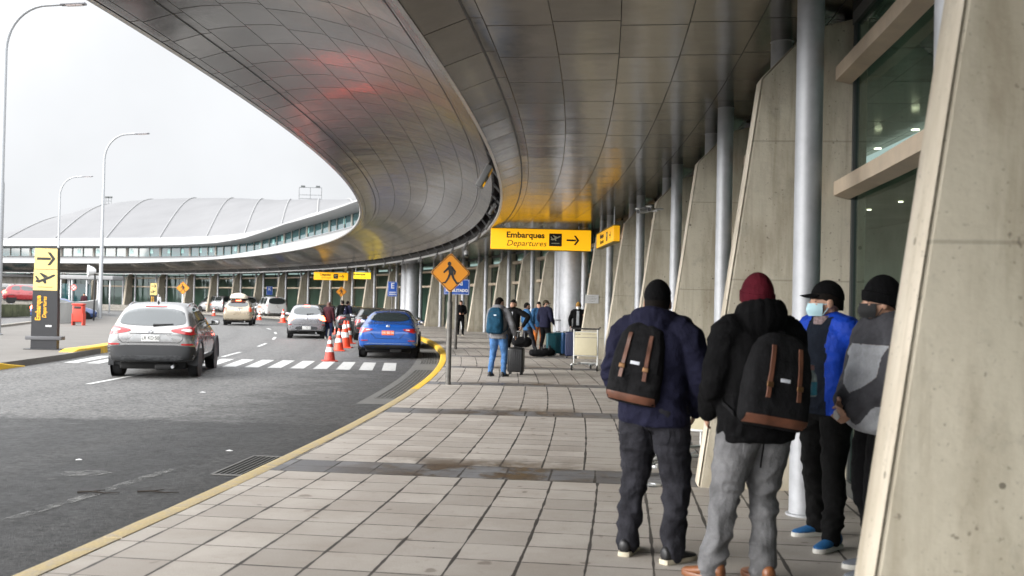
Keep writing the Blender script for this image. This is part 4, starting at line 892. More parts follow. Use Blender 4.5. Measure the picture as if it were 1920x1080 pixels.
    def cap_shell(k, zlo, mat, name, yb=-.006, lift=0, wob=0):
        rows = []
        for i in range(11):
            e = pi / 2 * i / 10; row = []
            for j in range(28):
                q = 2 * pi * j / 28; zl = zlo[0] if sin(q) > 0 else lerp(zlo[0], zlo[1], min(1, -sin(q) * 1.6)); zl = zl
                zc = lerp(zl, .936 + .0605 * k + lift, sin(e)); rr_ = sqrt(max(0, 1 - max(0, (zc - .936) / (.0605 * k + lift)) ** 2)); rr_ = max(rr_, .02)
                if i == 0: rr_ *= 1.0
                w = 1 + wob * noise.noise(V((cos(q) * 3, sin(q) * 3, zc * 60)))
                row.append(hd(.0455 * k * rr_ * w * cos(q), yb + .0575 * k * rr_ * w * sin(q), zc))
            rows.append(row)
        inner = [hd(0, yb, zlo[1])]
        m = MB(); m.grid(rows, closed=True, cap=True); return m.build(name, mat, body, True, 70)
    if hair in ('short', 'under'): cap_shell(1.035, (.948, .893) if hair == 'short' else (.930, .890), g('hairm', hairm), 'hair', wob=.05)
    if hair == 'long':
        m = MB(); m.ball(hd(0, -.012, .936), (.052 * H, .062 * H, .062 * H), 16, 12, EH); m.ball(hd(0, -.030, .885), (.055 * H, .040 * H, .065 * H), 16, 12, EH); m.ball(hd(.0, -.036, .845), (.05 * H, .028 * H, .05 * H), 14, 10, EH); link('hair', wrinkle(voxel(m, .014, 2, 'hair'), .006, (30, 30, 8)), g('hairm', hairm), body, True, 180)
    hat = g('hat')
    if hat:
        kind, hm = hat
        if kind == 'beanie':
            cap_shell(1.13, (.928, .908), hm, 'beanie', lift=.010, wob=.02)
            rows = []
            for z, k in ((.912, 1.12), (.914, 1.17), (.930, 1.19), (.946, 1.18), (.948, 1.12)):
                rows.append([hd(.0455 * k * cos(q), -.006 + .0575 * k * sin(q), z + (.014 if sin(q) > 0 else -.008) * abs(sin(q))) for q in [2 * pi * j / 28 for j in range(28)]])
            m = MB(); m.grid(rows, closed=True); m.build('beanie_cuff', hm, body)
        else:
            cap_shell(1.10, (.954, .930), hm, 'cap', lift=.003)
            m = MB(); top, bot = [], []
            for i in range(9):
                x = -.036 + .072 * i / 8; e = .052 * sqrt(max(0, 1 - (x / .04) ** 2)); rt_, y0 = [], .046 - abs(x) * .35
                top.append([hd(x, y0 + e * t, .955 - .010 * t - 6.5 * x * x) for t in (0, .5, 1)])
            bot = [[p - EH @ V((0, 0, .004)) for p in r] for r in top]
            m.grid(top); m.grid(bot); m.grid([[a[-1], b[-1]] for a, b in zip(top, bot)]); m.build('cap_peak', hm, body)
    if g('mask'):
        rows = []
        for i in range(9):
            a = R(-78 + 156 * i / 8); col = []
            for j in range(7):
                z = .868 + .048 * j / 6; bul = 1.08 + (.10 + .16 * max(0, cos(a)) ** 3) * sin(pi * (j + .4) / 6.8); col.append(hd(.0385 * bul * sin(a) * (1 if j > 1 else .86), .012 + .0465 * bul * cos(a) + (.004 if j == 6 and abs(a) < .3 else 0), z))
            rows.append(col)
        m = MB(); m.grid(rows); o = m.build('face_mask', g('mask'), body)
        m = MB()
        for sd in (-1, 1):
            for zz in (.913, .872): m.tube([hd(sd * .0425, .022, zz), hd(sd * .0475, -.006, .914)], .0014 * H, 5)
        m.build('mask_loop', g('mask'), o)
    # --- trousers
    tm, tb = g('trousers'), bulk * g('tb', 1.0); m = MB(); th = g('hem', .05)
    for a, kn, an, fa in legs:
        end = an + (kn - an).normalized() * (th - .055); end = V((end.x, end.y + .012, max(end.z, th)))
        mid = kn.lerp(end, .45) + V((0, -.022, 0)); chain(m, [a + V((0, 0, .02)), a.lerp(kn, .5) + V((0, .006, 0)), kn, mid, end], [.060 * H * tb, .050 * H * tb, .037 * H * tb, .036 * H * lerp(1, g('flare', 1.0), .7), .0305 * H * g('flare', 1.0)], 16, 4)
    stack(m, [(tor(.462, 0, -.004), .060 * H * tb, .050 * H * tb), (tor(.49, 0, -.008), .088 * H * tb, .068 * H * tb), (tor(.53, 0, -.006), .092 * H * tb, .066 * H * tb), (tor(.575), .086 * H * tb, .060 * H * tb), (tor(.60), .082 * H * tb, .058 * H * tb)], 20)
    link('trousers', wrinkle(voxel(m, vox * .85, 2, 'trousers'), g('twr', .010), (5, 5, 9.5), g('seed', 1), lambda p: 1.15 if p.z < .32 * H else .75), tm, body, True, 180)
    # --- jacket / hoodie
    jm, jb = g('top'), bulk * g('jb', 1.0); bel = g('belly', 0); m = MB(); hz = g('top_hem', .47)
    def TR(z, w, d, y=0): c = tor(z, 0, y); return (c, w * H * jb, d * H * jb)
    stack(m, [TR(hz, .100, .073), TR(hz + .02, .104, .077, bel * .3), TR(.56, .101, .074, bel * .8), TR(.62, .097, .072, bel), TR(.68, .100, .072, bel * .6), TR(.74, .106, .073, bel * .2), TR(.785, .108, .066), TR(.815, .088, .052), TR(.84, .052, .044), TR(.855, .042, .040)], 24)
    sl_ = g('sleeve', 1.0)
    for a, el, wr in arms:
        e2 = wr + (el - wr) * (1 - sl_) + (wr - el).normalized() * .012 * (1 if sl_ == 1 else 0)
        chain(m, [a + V((0, 0, -.012 * H)), a.lerp(el, .5), el, el.lerp(e2, .5), e2], [.046 * H * jb, .042 * H * jb, .036 * H * jb, .033 * H * jb, .0255 * H * jb], 16, 4)
        m.tube([tor(.83), a], [.042 * H * jb, .043 * H * jb], 12)
    if g('hood'):
        for q in range(15):
            a = R(-215 + 250 * q / 14) if g('hood') == 1 else R(360 * q / 15); rh = .052 * H; m.ball(nk + V((rh * 1.12 * cos(a), -.016 * H + rh * sin(a), .004 * H - .012 * H * sin(a))), (.030 * H, .030 * H, .032 * H * g('hood_k', 1)), 10, 8)
        if g('hood') == 1: m.ball(nk + V((0, -.060 * H, -.022 * H)), (.062 * H, .036 * H, .048 * H), 14, 10)
    if g('collar'):
        m.tube([nk + V((0, -.004, -.02 * H)), nk + V((0, .002, g('collar') * H))], [(.046 * H, .047 * H), (.044 * H, .046 * H)], 16)
    mj = wrinkle(voxel(m, vox * .85, 3, 'jacket'), g('jwr', .010), (6, 6, 9), g('seed', 1) + 5, lambda p: 1.1 if p.z < .6 * H or abs(p.x) > .13 * H else .6)
    o = link('jacket', mj, jm, body, True, 180)
    if g('panel'):                          # the shirt or front panel showing in the jacket's opening: those faces become a part of their own
        pm, x0, x1, z0_, z1_ = g('panel'); bm = bmesh.new(); bm.from_mesh(mj); pf = []
        def seg(p, a, b): t = max(0, min(1, (p - a).dot(b - a) / (b - a).length_squared)); return (p - a - (b - a) * t).length
        for f in bm.faces:
            c = f.calc_center_median(); u = tor(c.z / H); w_ = 1 + .25 * noise.noise(c * 9)
            if z0_ * H < c.z < z1_ * H and x0 * H * w_ < c.x - u.x < x1 * H * w_ and c.y - u.y > g('panel_y', .02) and min(min(seg(c, e, w), seg(c, a_, e)) for a_, e, w in arms) > .055 * H * g('panel_clear', 1): pf.append(f)
        if pf:
            b2_ = bm.copy(); ids = {f.index for f in pf}; b2_.faces.ensure_lookup_table()
            bmesh.ops.delete(b2_, geom=[f for f in b2_.faces if f.index not in ids], context='FACES'); bmesh.ops.delete(bm, geom=pf, context='FACES')
            bmesh.ops.smooth_vert(b2_, verts=[v for v in b2_.verts if v.is_boundary], factor=.3, use_axis_x=True, use_axis_y=True, use_axis_z=True)
            m2 = bpy.data.meshes.new('front'); b2_.to_mesh(m2); b2_.free(); bm.to_mesh(mj); link(g('panel_name', 'shirt_front'), m2, pm, body, True, 180)
        bm.free()
    if g('stripe'):
        pass
    # --- shoes
    for (a, kn, an, fa), sd in zip(legs, (-1, 1)):
        if g('lift') and (g('lift')[0 if sd < 0 else 1]): pass
        E = Euler((0, 0, R(-fa * sd if False else fa))).to_matrix(); base_ = V((an.x, an.y, an.z - .075)); L = .155 * H
        def F(x, y, z): return base_ + E @ V((x, y, z))
        m = MB(); rows = []
        for t, w, h0, h1 in ((-.30, .020, .022, .085), (-.27, .034, .014, .105), (-.14, .038, .014, .112), (.02, .038, .014, .10), (.22, .044, .014, .078), (.42, .047, .014, .060), (.58, .040, .014, .05), (.66, .026, .018, .042), (.69, .010, .024, .034)):
            y = t * L * 1.02; rows.append([F(w * cos(q) * (1 if sin(q) > -.2 else .96), y, lerp(h0, h1, (sin(q) + 1) / 2)) for q in [2 * pi * j / 16 for j in range(16)]])
        m.grid(rows, closed=True, cap=True); so_ = m.build('shoe', g('shoes', black), body, True, 60)
        m = MB(); out = []
        for t, w in ((-.32, .022), (-.29, .036), (-.14, .041), (.02, .040), (.22, .046), (.42, .050), (.58, .043), (.67, .028), (.705, .012)): out.append((w, t * L * 1.02))
        ol = [(w, y) for w, y in out] + [(-w, y) for w, y in out[::-1]]
        m.grid([[F(x * .97, y, .001) for x, y in ol], [F(x, y, .006) for x, y in ol], [F(x, y, .026) for x, y in ol], [F(x * .95, y, .030) for x, y in ol]], closed=True, cap=True); m.build('sole', g('sole', pbr('off_white_sole', (.52, .47, .36), .6)), so_, True, 50)
    # placed so that the lower foot stands on loc.z
    return body, dict(nk=nk, tor=tor, hd=hd, arms=arms, legs=legs, jacket=mj)
def at_body(body, p): return Matrix.Translation(body.location) @ body.rotation_euler.to_matrix().to_4x4() @ V(p)
def backpack(label, body, off, yaw_add, W_, D_, Hh, cloth, style, tilt=0.0, strapm=None, ry=0):
    """worn on a back: off = centre of the base in the wearer's coordinates"""
    t = thing('backpack', at_body(body, off), body.rotation_euler.z + yaw_add, label, 'backpack'); t.rotation_euler = (tilt, ry, body.rotation_euler.z + yaw_add)
    rows = []
    for z, k, dk in ((0, .80, .62), (.03, .92, .86), (.10, 1.0, 1.0), (.35, 1.0, 1.02), (.62, .95, .94), (.82, .84, .78), (.94, .66, .58), (1.0, .40, .34)):
        row = []
        for j in range(28):
            q = 2 * pi * j / 28; cx, sy = cos(q), sin(q); ex = .62
            row.append(V((W_ / 2 * k * (abs(cx) ** ex) * (1 if cx > 0 else -1), -D_ / 2 + D_ / 2 * dk * (abs(sy) ** ex) * (1 if sy > 0 else -1), z * Hh)))
        rows.append(row)
    m = MB(); m.grid(rows, closed=True, cap=True); me = wrinkle(voxel(m, .011, 3, 'bag'), .007, (9, 9, 9), Hh * 10); bag = link('bag_body', me, cloth, t, True, 180)
    bm = bmesh.new(); bm.from_mesh(me); bvh = BVHTree.FromBMesh(bm); bm.free(); sm = strapm or cloth
    def bk(x, z, o=.006):
        h = bvh.ray_cast(V((x, -2, z)), V((0, 1, 0)))[0]; return (h if h else V((x, -D_ / 2, z))) + V((0, -o, 0))
    def strip(name, pts, w, mat, par, o=.007, th=.006):
        rows = []
        for i, (x, z) in enumerate(pts): rows.append([bk(x - w / 2, z, o), bk(x - w / 2 + .002, z, o + th), bk(x + w / 2 - .002, z, o + th), bk(x + w / 2, z, o)])
        mm = MB(); mm.grid(rows); return mm.build(name, mat, par)
    if style == 'classic':
        fl = []
        for i in range(10):
            z = lerp(.42, .93, i / 9) * Hh; w = lerp(.84, .62, (i / 9) ** 2) * W_ / 2; fl.append([bk(w * (-1 + 2 * j / 10), z - (.02 * (1 - ((-1 + 2 * j / 10) ** 2)) if i == 0 else 0), .014) for j in range(11)])
        mm = MB(); mm.grid(fl); mm.build('flap', cloth, t)
        for sd in (-1, 1):
            so_ = strip('leather_strap', [(sd * W_ * (.20 + .03 * i / 11), lerp(.86, .30, i / 11) * Hh) for i in range(12)], .026, leather, t, .018)
            b = MB(); p = bk(sd * W_ * .225, .44 * Hh, .026); b.box(p, (.038, .01, .03), bev=.004); b.build('buckle', pbr('aged_brass', (.14, .075, .035), .45, .8), so_)
        lm = MB(); lm.box(bk(0, .50 * Hh, .018), (.058, .004, .020), bev=.003); lab = lm.build('label_patch', pbr('label_white', (.6, .62, .68), .6), t)
        bt = []
        for i in range(6):
            z = lerp(.02, .115, i / 5) * Hh; bt.append([bk(W_ / 2 * .93 * (-1 + 2 * j / 14), z + .03 * (1 - abs(-1 + 2 * j / 14)) * 0, .007) for j in range(15)])
        mm = MB(); mm.grid(bt); mm.build('leather_base', leather, t)
    else:
        pk = []
        for i in range(9):
            z = lerp(.10, .52, i / 8) * Hh; pk.append([bk(W_ * .40 * (-1 + 2 * j / 10), z, .004 + .035 * sin(pi * min(1, i / 8 * 1.1 + .05)) * (1 - abs(-1 + 2 * j / 10) ** 3)) for j in range(11)])
        mm = MB(); mm.grid(pk); mm.build('front_pocket', cloth, t)
        strip('zip', [(-W_ * .36 + W_ * .72 * i / 10, (.60 + .03 * sin(pi * i / 10)) * Hh) for i in range(11)], .012, black, t, .004); strip('zip', [(-W_ * .34 + W_ * .68 * i / 10, (.80 + .05 * sin(pi * i / 10)) * Hh) for i in range(11)], .012, black, t, .004)
        lm = MB(); lm.box(bk(.03, .70 * Hh, .008), (.06, .004, .022), bev=.002); lm.build('label_patch', pbr('label_white', (.6, .62, .68), .6), t)
    hl = MB(); hl.tube([(-.045, -.02, Hh * .97), (-.03, -.035, Hh * 1.04), (.03, -.035, Hh * 1.04), (.045, -.02, Hh * .97)], .010, 8); hl.build('carry_handle', sm, t)
    for sd in (-1, 1):
        m = MB(); pts = [(sd * W_ * .26, -.02, Hh * .92), (sd * W_ * .28, .06, Hh * 1.02), (sd * W_ * .34, .16, Hh * 1.0), (sd * W_ * .42, .25, Hh * .80), (sd * W_ * .52, .22, Hh * .45), (sd * W_ * .56, .08, Hh * .18), (sd * W_ * .48, -.02, Hh * .08)]
        m.tube(pts, [(.028, .009)] * len(pts), 10); m.build('shoulder_strap', sm, t)
    return t
# fabrics
f_navy = fabric('navy_cloth', (.013, .0135, .030)); f_black = fabric('black_cloth', (.0035, .0035, .004), .3); f_char = fabric('charcoal_denim', (.022, .022, .027), .5, 7); f_grey = fabric('grey_denim', (.135, .135, .14), .35, 6)
f_maroon = fabric('maroon_knit', (.065, .006, .012)); f_blue = fabric('royal_blue_nylon', (.008, .045, .36), .2, 9, .5); f_dknavy = fabric('dark_navy_knit', (.008, .011, .018)); f_track = fabric('black_track_cloth', (.006, .006, .006), .3)
f_lgrey = fabric('light_grey_jersey', (.30, .31, .33)); f_dgrey = fabric('dark_grey_fleece', (.055, .055, .062)); f_bpack = fabric('black_canvas', (.010, .010, .011), .35, 14)
f_jean = fabric('blue_jeans', (.06, .14, .30), .35, 8); f_hood = fabric('grey_hoodie', (.17, .17, .18)); f_teal = fabric('teal_pack', (.012, .05, .09), .3, 10); f_denim = fabric('denim_jacket', (.035, .10, .21), .3); f_tan = fabric('tan_cloth', (.30, .24, .15)); f_orange = fabric('rust_trousers', (.40, .12, .03)); f_white = fabric('white_cloth', (.5, .5, .5))
f_mus = fabric('mustard_knit', (.35, .19, .05)); f_mcoat = fabric('maroon_coat', (.035, .012, .016)); f_plaid = fabric('plaid', (.20, .15, .15), .6, 60)
m_mask = pbr('surgical_mask', (.42, .62, .68), .8, bump=.3, bs=160); m_wmask = pbr('white_mask', (.62, .63, .63), .8); m_bmask = pbr('black_mask', (.012, .012, .013), .8)
sh_blue = pbr('blue_trainer', (.01, .09, .24), .7, var=.3, vs=60, bump=.4, bs=200); sh_brown = pbr('tan_leather_shoe', (.20, .075, .03), .4, var=.2, vs=20); sh_grey = pbr('grey_trainer', (.12, .13, .15), .7); w_sole = pbr('white_sole', (.55, .54, .50), .6)
def mid(a, b): return (a + b) / 2
# foreground four
pa = mid(at(1180, 1040), at(1262, 1052)); b1, i1 = person('man from behind in navy hooded sweatshirt and dark grey jeans, left of the group', (pa.x, pa.y, 0), R(-28), 1.765, dict(bulk=1.17, jb=1.06, top=f_navy, trousers=f_char, hood=1, top_hem=.475, hair='under', hat=('cap', f_black), head_yaw=12, feet=[(-.165, .03, 6), (.155, -.02, -26)], hands=[(-.20, .17, .93), (.21, .18, .93)], elbow=[(-1, -.7, -.3), (1, -.7, -.3)], shoes=black, vox=.0105, fvox=.007, seed=1, twr=.019, jwr=.015, hem=.04, tb=1.10, flare=1.28))
backpack('black backpack with two thin tan straps worn by the man in navy', b1, (-.095, -.10, .965), R(6), .33, .17, .50, f_bpack, 'classic', R(-6), ry=R(9))
pb = mid(at(1325, 1082), at(1412, 1092)); b2, i2 = person('man from behind in dark red beanie, black hoodie and light grey jeans', (pb.x + .14, pb.y, 0), R(16), 1.79, dict(bulk=1.14, jb=1.10, top=f_black, trousers=f_grey, hood=2, hood_k=1.7, top_hem=.455, hair='under', hat=('beanie', f_maroon), feet=[(-.26, .05, 28), (.03, -.03, 4)], hands=[(-.20, .22, .96), (.20, .22, .96)], shoes=sh_brown, sole=sh_brown, vox=.0105, fvox=.007, seed=2, twr=.019, jwr=.014, hem=.03, tb=1.12, flare=1.3))
bp2 = backpack('large black backpack with brown base and bottle pocket worn by the man in red beanie', b2, (-.02, -.115, .90), R(-6), .40, .18, .53, f_bpack, 'classic', R(-5), ry=R(9))
bt = thing('water_bottle', at_body(b2, (.225, -.20, 1.08)), 0, 'small clear bottle with pink cap and blue liquid in the side of the backpack', 'bottle')
m = MB(); m.lathe([(.001, 0), (.030, .004), (.033, .02), (.033, .10), (.030, .125), (.016, .145), (.014, .155)], 18); m.build('bottle_body', pbr('clear_plastic', (.30, .36, .38), .1, spec=.8), bt); m = MB(); m.lathe([(.0335, .012), (.0345, .014), (.0345, .085), (.0335, .088)], 18, cap=False); m.build('blue_label', pbr('blue_liquid', (.05, .25, .38), .2), bt); m = MB(); m.lathe([(.016, .153), (.017, .156), (.017, .178), (.012, .182)], 14); m.build('bottle_cap', pbr('pink_cap', (.45, .22, .22), .4), bt)
pc = mid(at(1518, 1010), at(1576, 1022)); b3, i3 = person('man in black cap and pale blue face mask wearing an open bright blue jacket', (pc.x, pc.y, 0), R(118), 1.80, dict(bulk=1.08, jb=1.08, top=f_blue, trousers=f_track, collar=.006, top_hem=.485, hair='under', hat=('cap', f_black), mask=m_mask, head_yaw=-30, feet=[(-.18, .14, 14), (.17, -.08, -12)], hands=[(-.09, -.17, .95), (.09, -.17, .95)], elbow=[(-1, -.5, -.1), (1, -.5, -.1)], shoes=sh_blue, sole=w_sole, vox=.0105, fvox=.0062, seed=3, panel=(f_dknavy, -.060, .050, .48, .85), skin=skin, hem=.05, twr=.016, flare=1.15))
m = MB(); m.tube([i3['nk'] + V((0, .01, -.035)), i3['nk'] + V((0, .014, .022))], [(.092, .094), (.080, .084)], 18); m.build('shirt_collar', f_plaid, b3)
m = MB(); m.tube([i3['tor'](.49, -.105, .075), i3['tor'](.46, -.125, .07), i3['tor'](.42, -.128, .065)], [(.012, .004)] * 3, 6); m.build('orange_piping', orange_l, b3)
pd = at(1648, 1078); b4, i4 = person('man in black beanie and black mask with two-tone grey jacket beside the nearest buttress', (pd.x + .02, pd.y + .02, 0), R(97), 1.80, dict(bulk=1.14, jb=1.08, top=f_dgrey, trousers=f_black, hood=1, belly=.075, top_hem=.475, hair='under', hat=('beanie', f_black), mask=m_bmask, head_yaw=-16, feet=[(-.12, .13, 10), (.12, 0, -6)], hands=[(-.04, .21, .99), (.06, .23, 1.03)], elbow=[(-1, -.6, -.2), (1, -.6, -.2)], palm=[(1, -.3, 0), (-1, -.3, 0)], curl=.7, shoes=sh_grey, sole=w_sole, vox=.0105, fvox=.0062, seed=4, panel=(f_lgrey, -.12, .12, .46, .765), panel_y=-.01, panel_clear=.92, panel_name='light_front_panel', skin=skin, hem=.05))

def back_details(body, H, zc):
    tr = [c for c in body.children if c.name.startswith('trousers')][0]; bm = bmesh.new(); bm.from_mesh(tr.data); bvh = BVHTree.FromBMesh(bm); bm.free()
    for sg in (-1, 1):
        x = sg * .085; po = [(x - .06, zc + .07), (x + .06, zc + .07), (x + .058, zc - .05), (x, zc - .08), (x - .058, zc - .05)]
        patch('back_pocket', po, bvh, 'y', tr.data.materials[0], tr, .004, 1, 1, .006, .04)
    patch('centre_seam', [(-.003, zc + .10), (.003, zc + .10), (.003, zc - .13), (-.003, zc - .13)], bvh, 'y', f_black, tr, .002, 0, 1, .004, .05)
back_details(b1, 1.765, .80); back_details(b2, 1.79, .79)

a_, e_, w_ = i4['arms'][0]; dn = (w_ - e_).normalized(); tp = at_body(b4, w_ + dn * .085 + V((0, .035, .01)))
t = thing('folded_tissue', tp, R(20), 'small white folded tissue held in the hand of the man in grey jacket', 'tissue'); m = MB(); m.ball((0, 0, 0), (.022, .016, .032), 10, 8); link('paper', wrinkle(m.mesh('paper'), .004, (40, 40, 40), 2), white_paint, t, True, 180)
# ------------------------------------------------------------------ people further along
def midp(lab, px, py, H, yaw, **kw):
    p = at(px, py, kw.pop('z', 0.0)); kw.setdefault('vox', .017); kw.setdefault('fvox', .011); kw.setdefault('jwr', .007); kw.setdefault('twr', .008)
    return person(lab, tuple(p), R(yaw), H, kw)
b5, i5 = midp('man from behind in grey hoodie and blue jeans pulling the black cabin case', 933, 706, 1.74, -22, bulk=1.10, top=f_hood, trousers=f_jean, hood=1, hair='short', head_yaw=-25, feet=[(-.17, .0, 4), (.10, .10, -10)], hands=[(-.24, .10, .86), (.33, .12, .92)], shoes=black, sole=black, hem=.05, seed=6, vox=.014)
backpack('dark teal backpack with hanging strap worn by the man in grey hoodie', b5, (-.01, -.10, .92), R(2), .36, .22, .56, f_teal, 'sport', R(-4))
p = at(962, 694); p = V((.06, 25.6, 0)); b6, _ = person('man in black jacket with elbow out facing the man in grey hoodie', tuple(p), R(150), 1.72, dict(top=f_black, trousers=f_black, hands=[(-.34, .10, 1.02), (.20, .15, .95)], elbow=[(-1, -.2, .3), (.6, -1, 0)], vox=.017, fvox=.011, panel=(f_lgrey, -.02, .03, .62, .80), panel_name='white_stripe', seed=7, beard=True))
b7, _ = midp('man in blue denim jacket and grey trousers stepping forward with a duffel bag', 988, 668, 1.66, -70, top=f_denim, trousers=f_char, collar=.02, lean=-.10, feet=[(-.10, -.22, 8), (.12, .30, -4)], hands=[(-.30, .05, .84), (.26, .12, .85)], shoes=black, sole=w_sole, panel=(f_tan, -.03, .04, .52, .82), mask=None, seed=8, collarm=1, beard=True)
b8, _ = midp('man in blue jacket and rust trousers standing behind the denim jacket', 1008, 657, 1.70, -160, top=f_denim, trousers=f_orange, seed=9)
b9, _ = midp('man in navy jacket, dark cap and white mask beside the teal suitcases', 1021, 660, 1.75, -40, bulk=1.12, top=f_navy, trousers=f_black, hat=('cap', fabric('olive_cap', (.07, .06, .04))), mask=m_wmask, head_yaw=-55, feet=[(-.16, .02, 8), (.14, 0, -10)], hands=[(-.22, .14, .92), (.24, .16, .96)], seed=10)
b10, _ = midp('person in mustard hat, black coat and pale scarf behind the navy suitcase', 1083, 664, 1.70, 170, top=f_black, trousers=f_black, hat=('beanie', f_mus), mask=m_wmask, hair='under', panel=(f_lgrey, -.02, .03, .55, .82), panel_name='scarf', hands=[(-.25, .05, 1.25), (.24, .1, .9)], seed=11)
b11, _ = midp('guard in black uniform standing alone on the pavement by the blue sign', 863, 629, 1.72, 190, top=f_black, trousers=f_black, hands=[(-.12, .24, 1.05), (.12, .24, 1.05)], skin=skin2, vox=.022, fvox=.014, seed=12)
b12, _ = midp('woman with brown hair in maroon coat standing beside the grey hatchback', 615, 635, 1.66, -20, z=ZR, top=f_mcoat, trousers=fabric('dark_jeans', (.03, .04, .09)), hair='long', hairm=pbr('auburn_hair', (.06, .02, .012), .6), top_hem=.42, bulk=1.12, shoes=w_sole, sole=w_sole, vox=.022, fvox=.014, seed=13)
b13, _ = midp('man in black jacket standing in the road by the tall cone', 641, 628, 1.74, 20, z=ZR, top=f_black, trousers=f_navy, vox=.024, fvox=.015, seed=14)
b14, _ = midp('man in dark blue jacket with a backpack by the dark grey saloon', 650, 628, 1.72, -30, z=ZR, top=f_navy, trousers=f_jean, vox=.024, fvox=.015, seed=15)
backpack('small dark blue backpack on the man beside the dark grey saloon', b14, (0, -.09, .95), 0, .30, .18, .45, f_navy, 'sport', 0)
b15, _ = person('distant person in white protective suit near the far totem sign', (-36.5, 103, 0), R(180), 1.75, dict(top=f_white, trousers=f_white, hat=('beanie', f_white), vox=.03, fvox=.02, seed=16))
b16, _ = person('distant person in dark maroon clothing under the small flat shelter', (-35.2, 82, 0), R(180), 1.7, dict(top=f_mcoat, trousers=f_black, vox=.03, fvox=.02, seed=17))
# ------------------------------------------------------------------ luggage
shell_k = pbr('black_shell', (.012, .012, .013), .35, var=.2); shell_t = pbr('teal_shell', (.01, .11, .14), .35); shell_n = pbr('navy_shell', (.012, .018, .06), .5); shell_b = pbr('blue_shell', (.02, .10, .26), .45)
def suitcase(label, loc, rz, w, d, h, mat, handle=.0, cat='suitcase', tilt=0, group=None):
    t = thing('suitcase', loc, rz, label, cat, group); m = MB(); m.box((0, 0, .06 + h / 2), (w, d, h), bev=min(.045, d * .3)); sh = m.build('shell', mat, t, True, 60)
    for i in range(7):
        x = -w * .40 + w * .8 * i / 6; m = MB(); m.box((x, -d / 2 - .001, .06 + h / 2), (.014, .012, h * .82), bev=.005); m.build('rib', mat, sh)
    m = MB(); m.box((0, 0, .06 + h / 2), (w + .006, .018, h + .006), bev=.008); m.build('zip_band', black, t)
    for sx in (-1, 1):
        for sy in (-1, 1):
            c = MB(); c.lathe([(.001, -.012), (.027, -.012), (.03, -.006), (.03, .006), (.027, .012), (.001, .012)], 14); 
            for i, q in enumerate(c.v): c.v[i] = (sx * (w / 2 - .05) + q[2], sy * (d / 2 - .045) + q[0], .03 + q[1])
            c.box((sx * (w / 2 - .05), sy * (d / 2 - .045), .055), (.035, .05, .03), bev=.008); c.build('wheel', rubber, t)
    m = MB(); m.tube([(-.07, 0, .06 + h), (-.06, 0, .085 + h), (.06, 0, .085 + h), (.07, 0, .06 + h)], .011, 8); m.build('grip', black, t)
    if handle:
        m = MB()
        for sx in (-1, 1): m.tube([(sx * .085, d * .3, .05 + h), (sx * .085, d * .3, .06 + h + handle)], .009, 8)
        m.box((0, d * .3, .06 + h + handle), (.21, .03, .03), bev=.012); m.build('telescopic_handle', steel, t)
    return t
p = at(967, 703); suitcase('black ribbed cabin case with raised handle beside the man in blue jeans', (p.x, p.y + .12, 0), R(-14), .36, .24, .54, shell_k, .36)
def duffel(label, loc, rz, L, r, mat):
    t = thing('duffel_bag', loc, rz, label, 'bag'); m = MB(); rows = []
    for i in range(13):
        x = -L / 2 + L * i / 12; k = (1 - abs(2 * i / 12 - 1) ** 5) * .5 + .5; rows.append([V((x, r * k * cos(a) * 1.05, r + r * k * sin(a) * .92)) for a in [2 * pi * j / 16 for j in range(16)]])
    m.grid(rows, closed=True, cap=True); link('bag_body', wrinkle(voxel(m, .014, 2, 'bag'), .010, (9, 9, 9), 3), mat, t, True, 180)
    for sx in (-1, 1):
        m = MB(); m.tube([(sx * L * .2 - .0, -r * .8, r * 1.2), (sx * L * .16, -r * .35, r * 2.5), (sx * L * .16, r * .35, r * 2.5), (sx * L * .2, r * .8, r * 1.2)], [(.016, .005)] * 4, 8); m.build('strap', black, t)
    return t
duffel('black duffel bag resting on top of the black cabin case', (p.x + .12, p.y + .16, .60), R(-10), .44, .13, f_bpack)
g_t = 'teal suitcases by the big column'
p = at(1046, 667); suitcase('teal suitcase with raised handle, right one of the teal pair', (p.x, p.y + .2, 0), R(16), .30, .22, .66, shell_t, .38, group=g_t)
p = at(1036, 668); suitcase('teal suitcase with shut handle, left one of the teal pair', (p.x - .05, p.y + .2, 0), R(12), .28, .22, .64, shell_t, 0, group=g_t)
p = at(1054, 667); suitcase('small black case tucked behind the teal suitcases', (p.x + .03, p.y + .5, 0), R(5), .24, .2, .44, shell_k)
p = at(1060, 668); suitcase('bright blue case leaning beside the tall navy suitcase', (p.x, p.y + .35, 0), R(20), .26, .2, .66, shell_b)
p = at(1071, 672); suitcase('tall navy suitcase behind the luggage trolley', (p.x, p.y + .2, 0), R(-8), .34, .26, .72, shell_n, .1)
p = at(1012, 669); duffel('black soft bag lying flat on the pavement by the denim jacket man', (p.x - .05, p.y, 0), R(10), .55, .12, f_bpack)
p = at(1026, 668); duffel('black soft bag lying next to the teal suitcases', (p.x, p.y + .1, 0), R(-25), .46, .13, f_black)
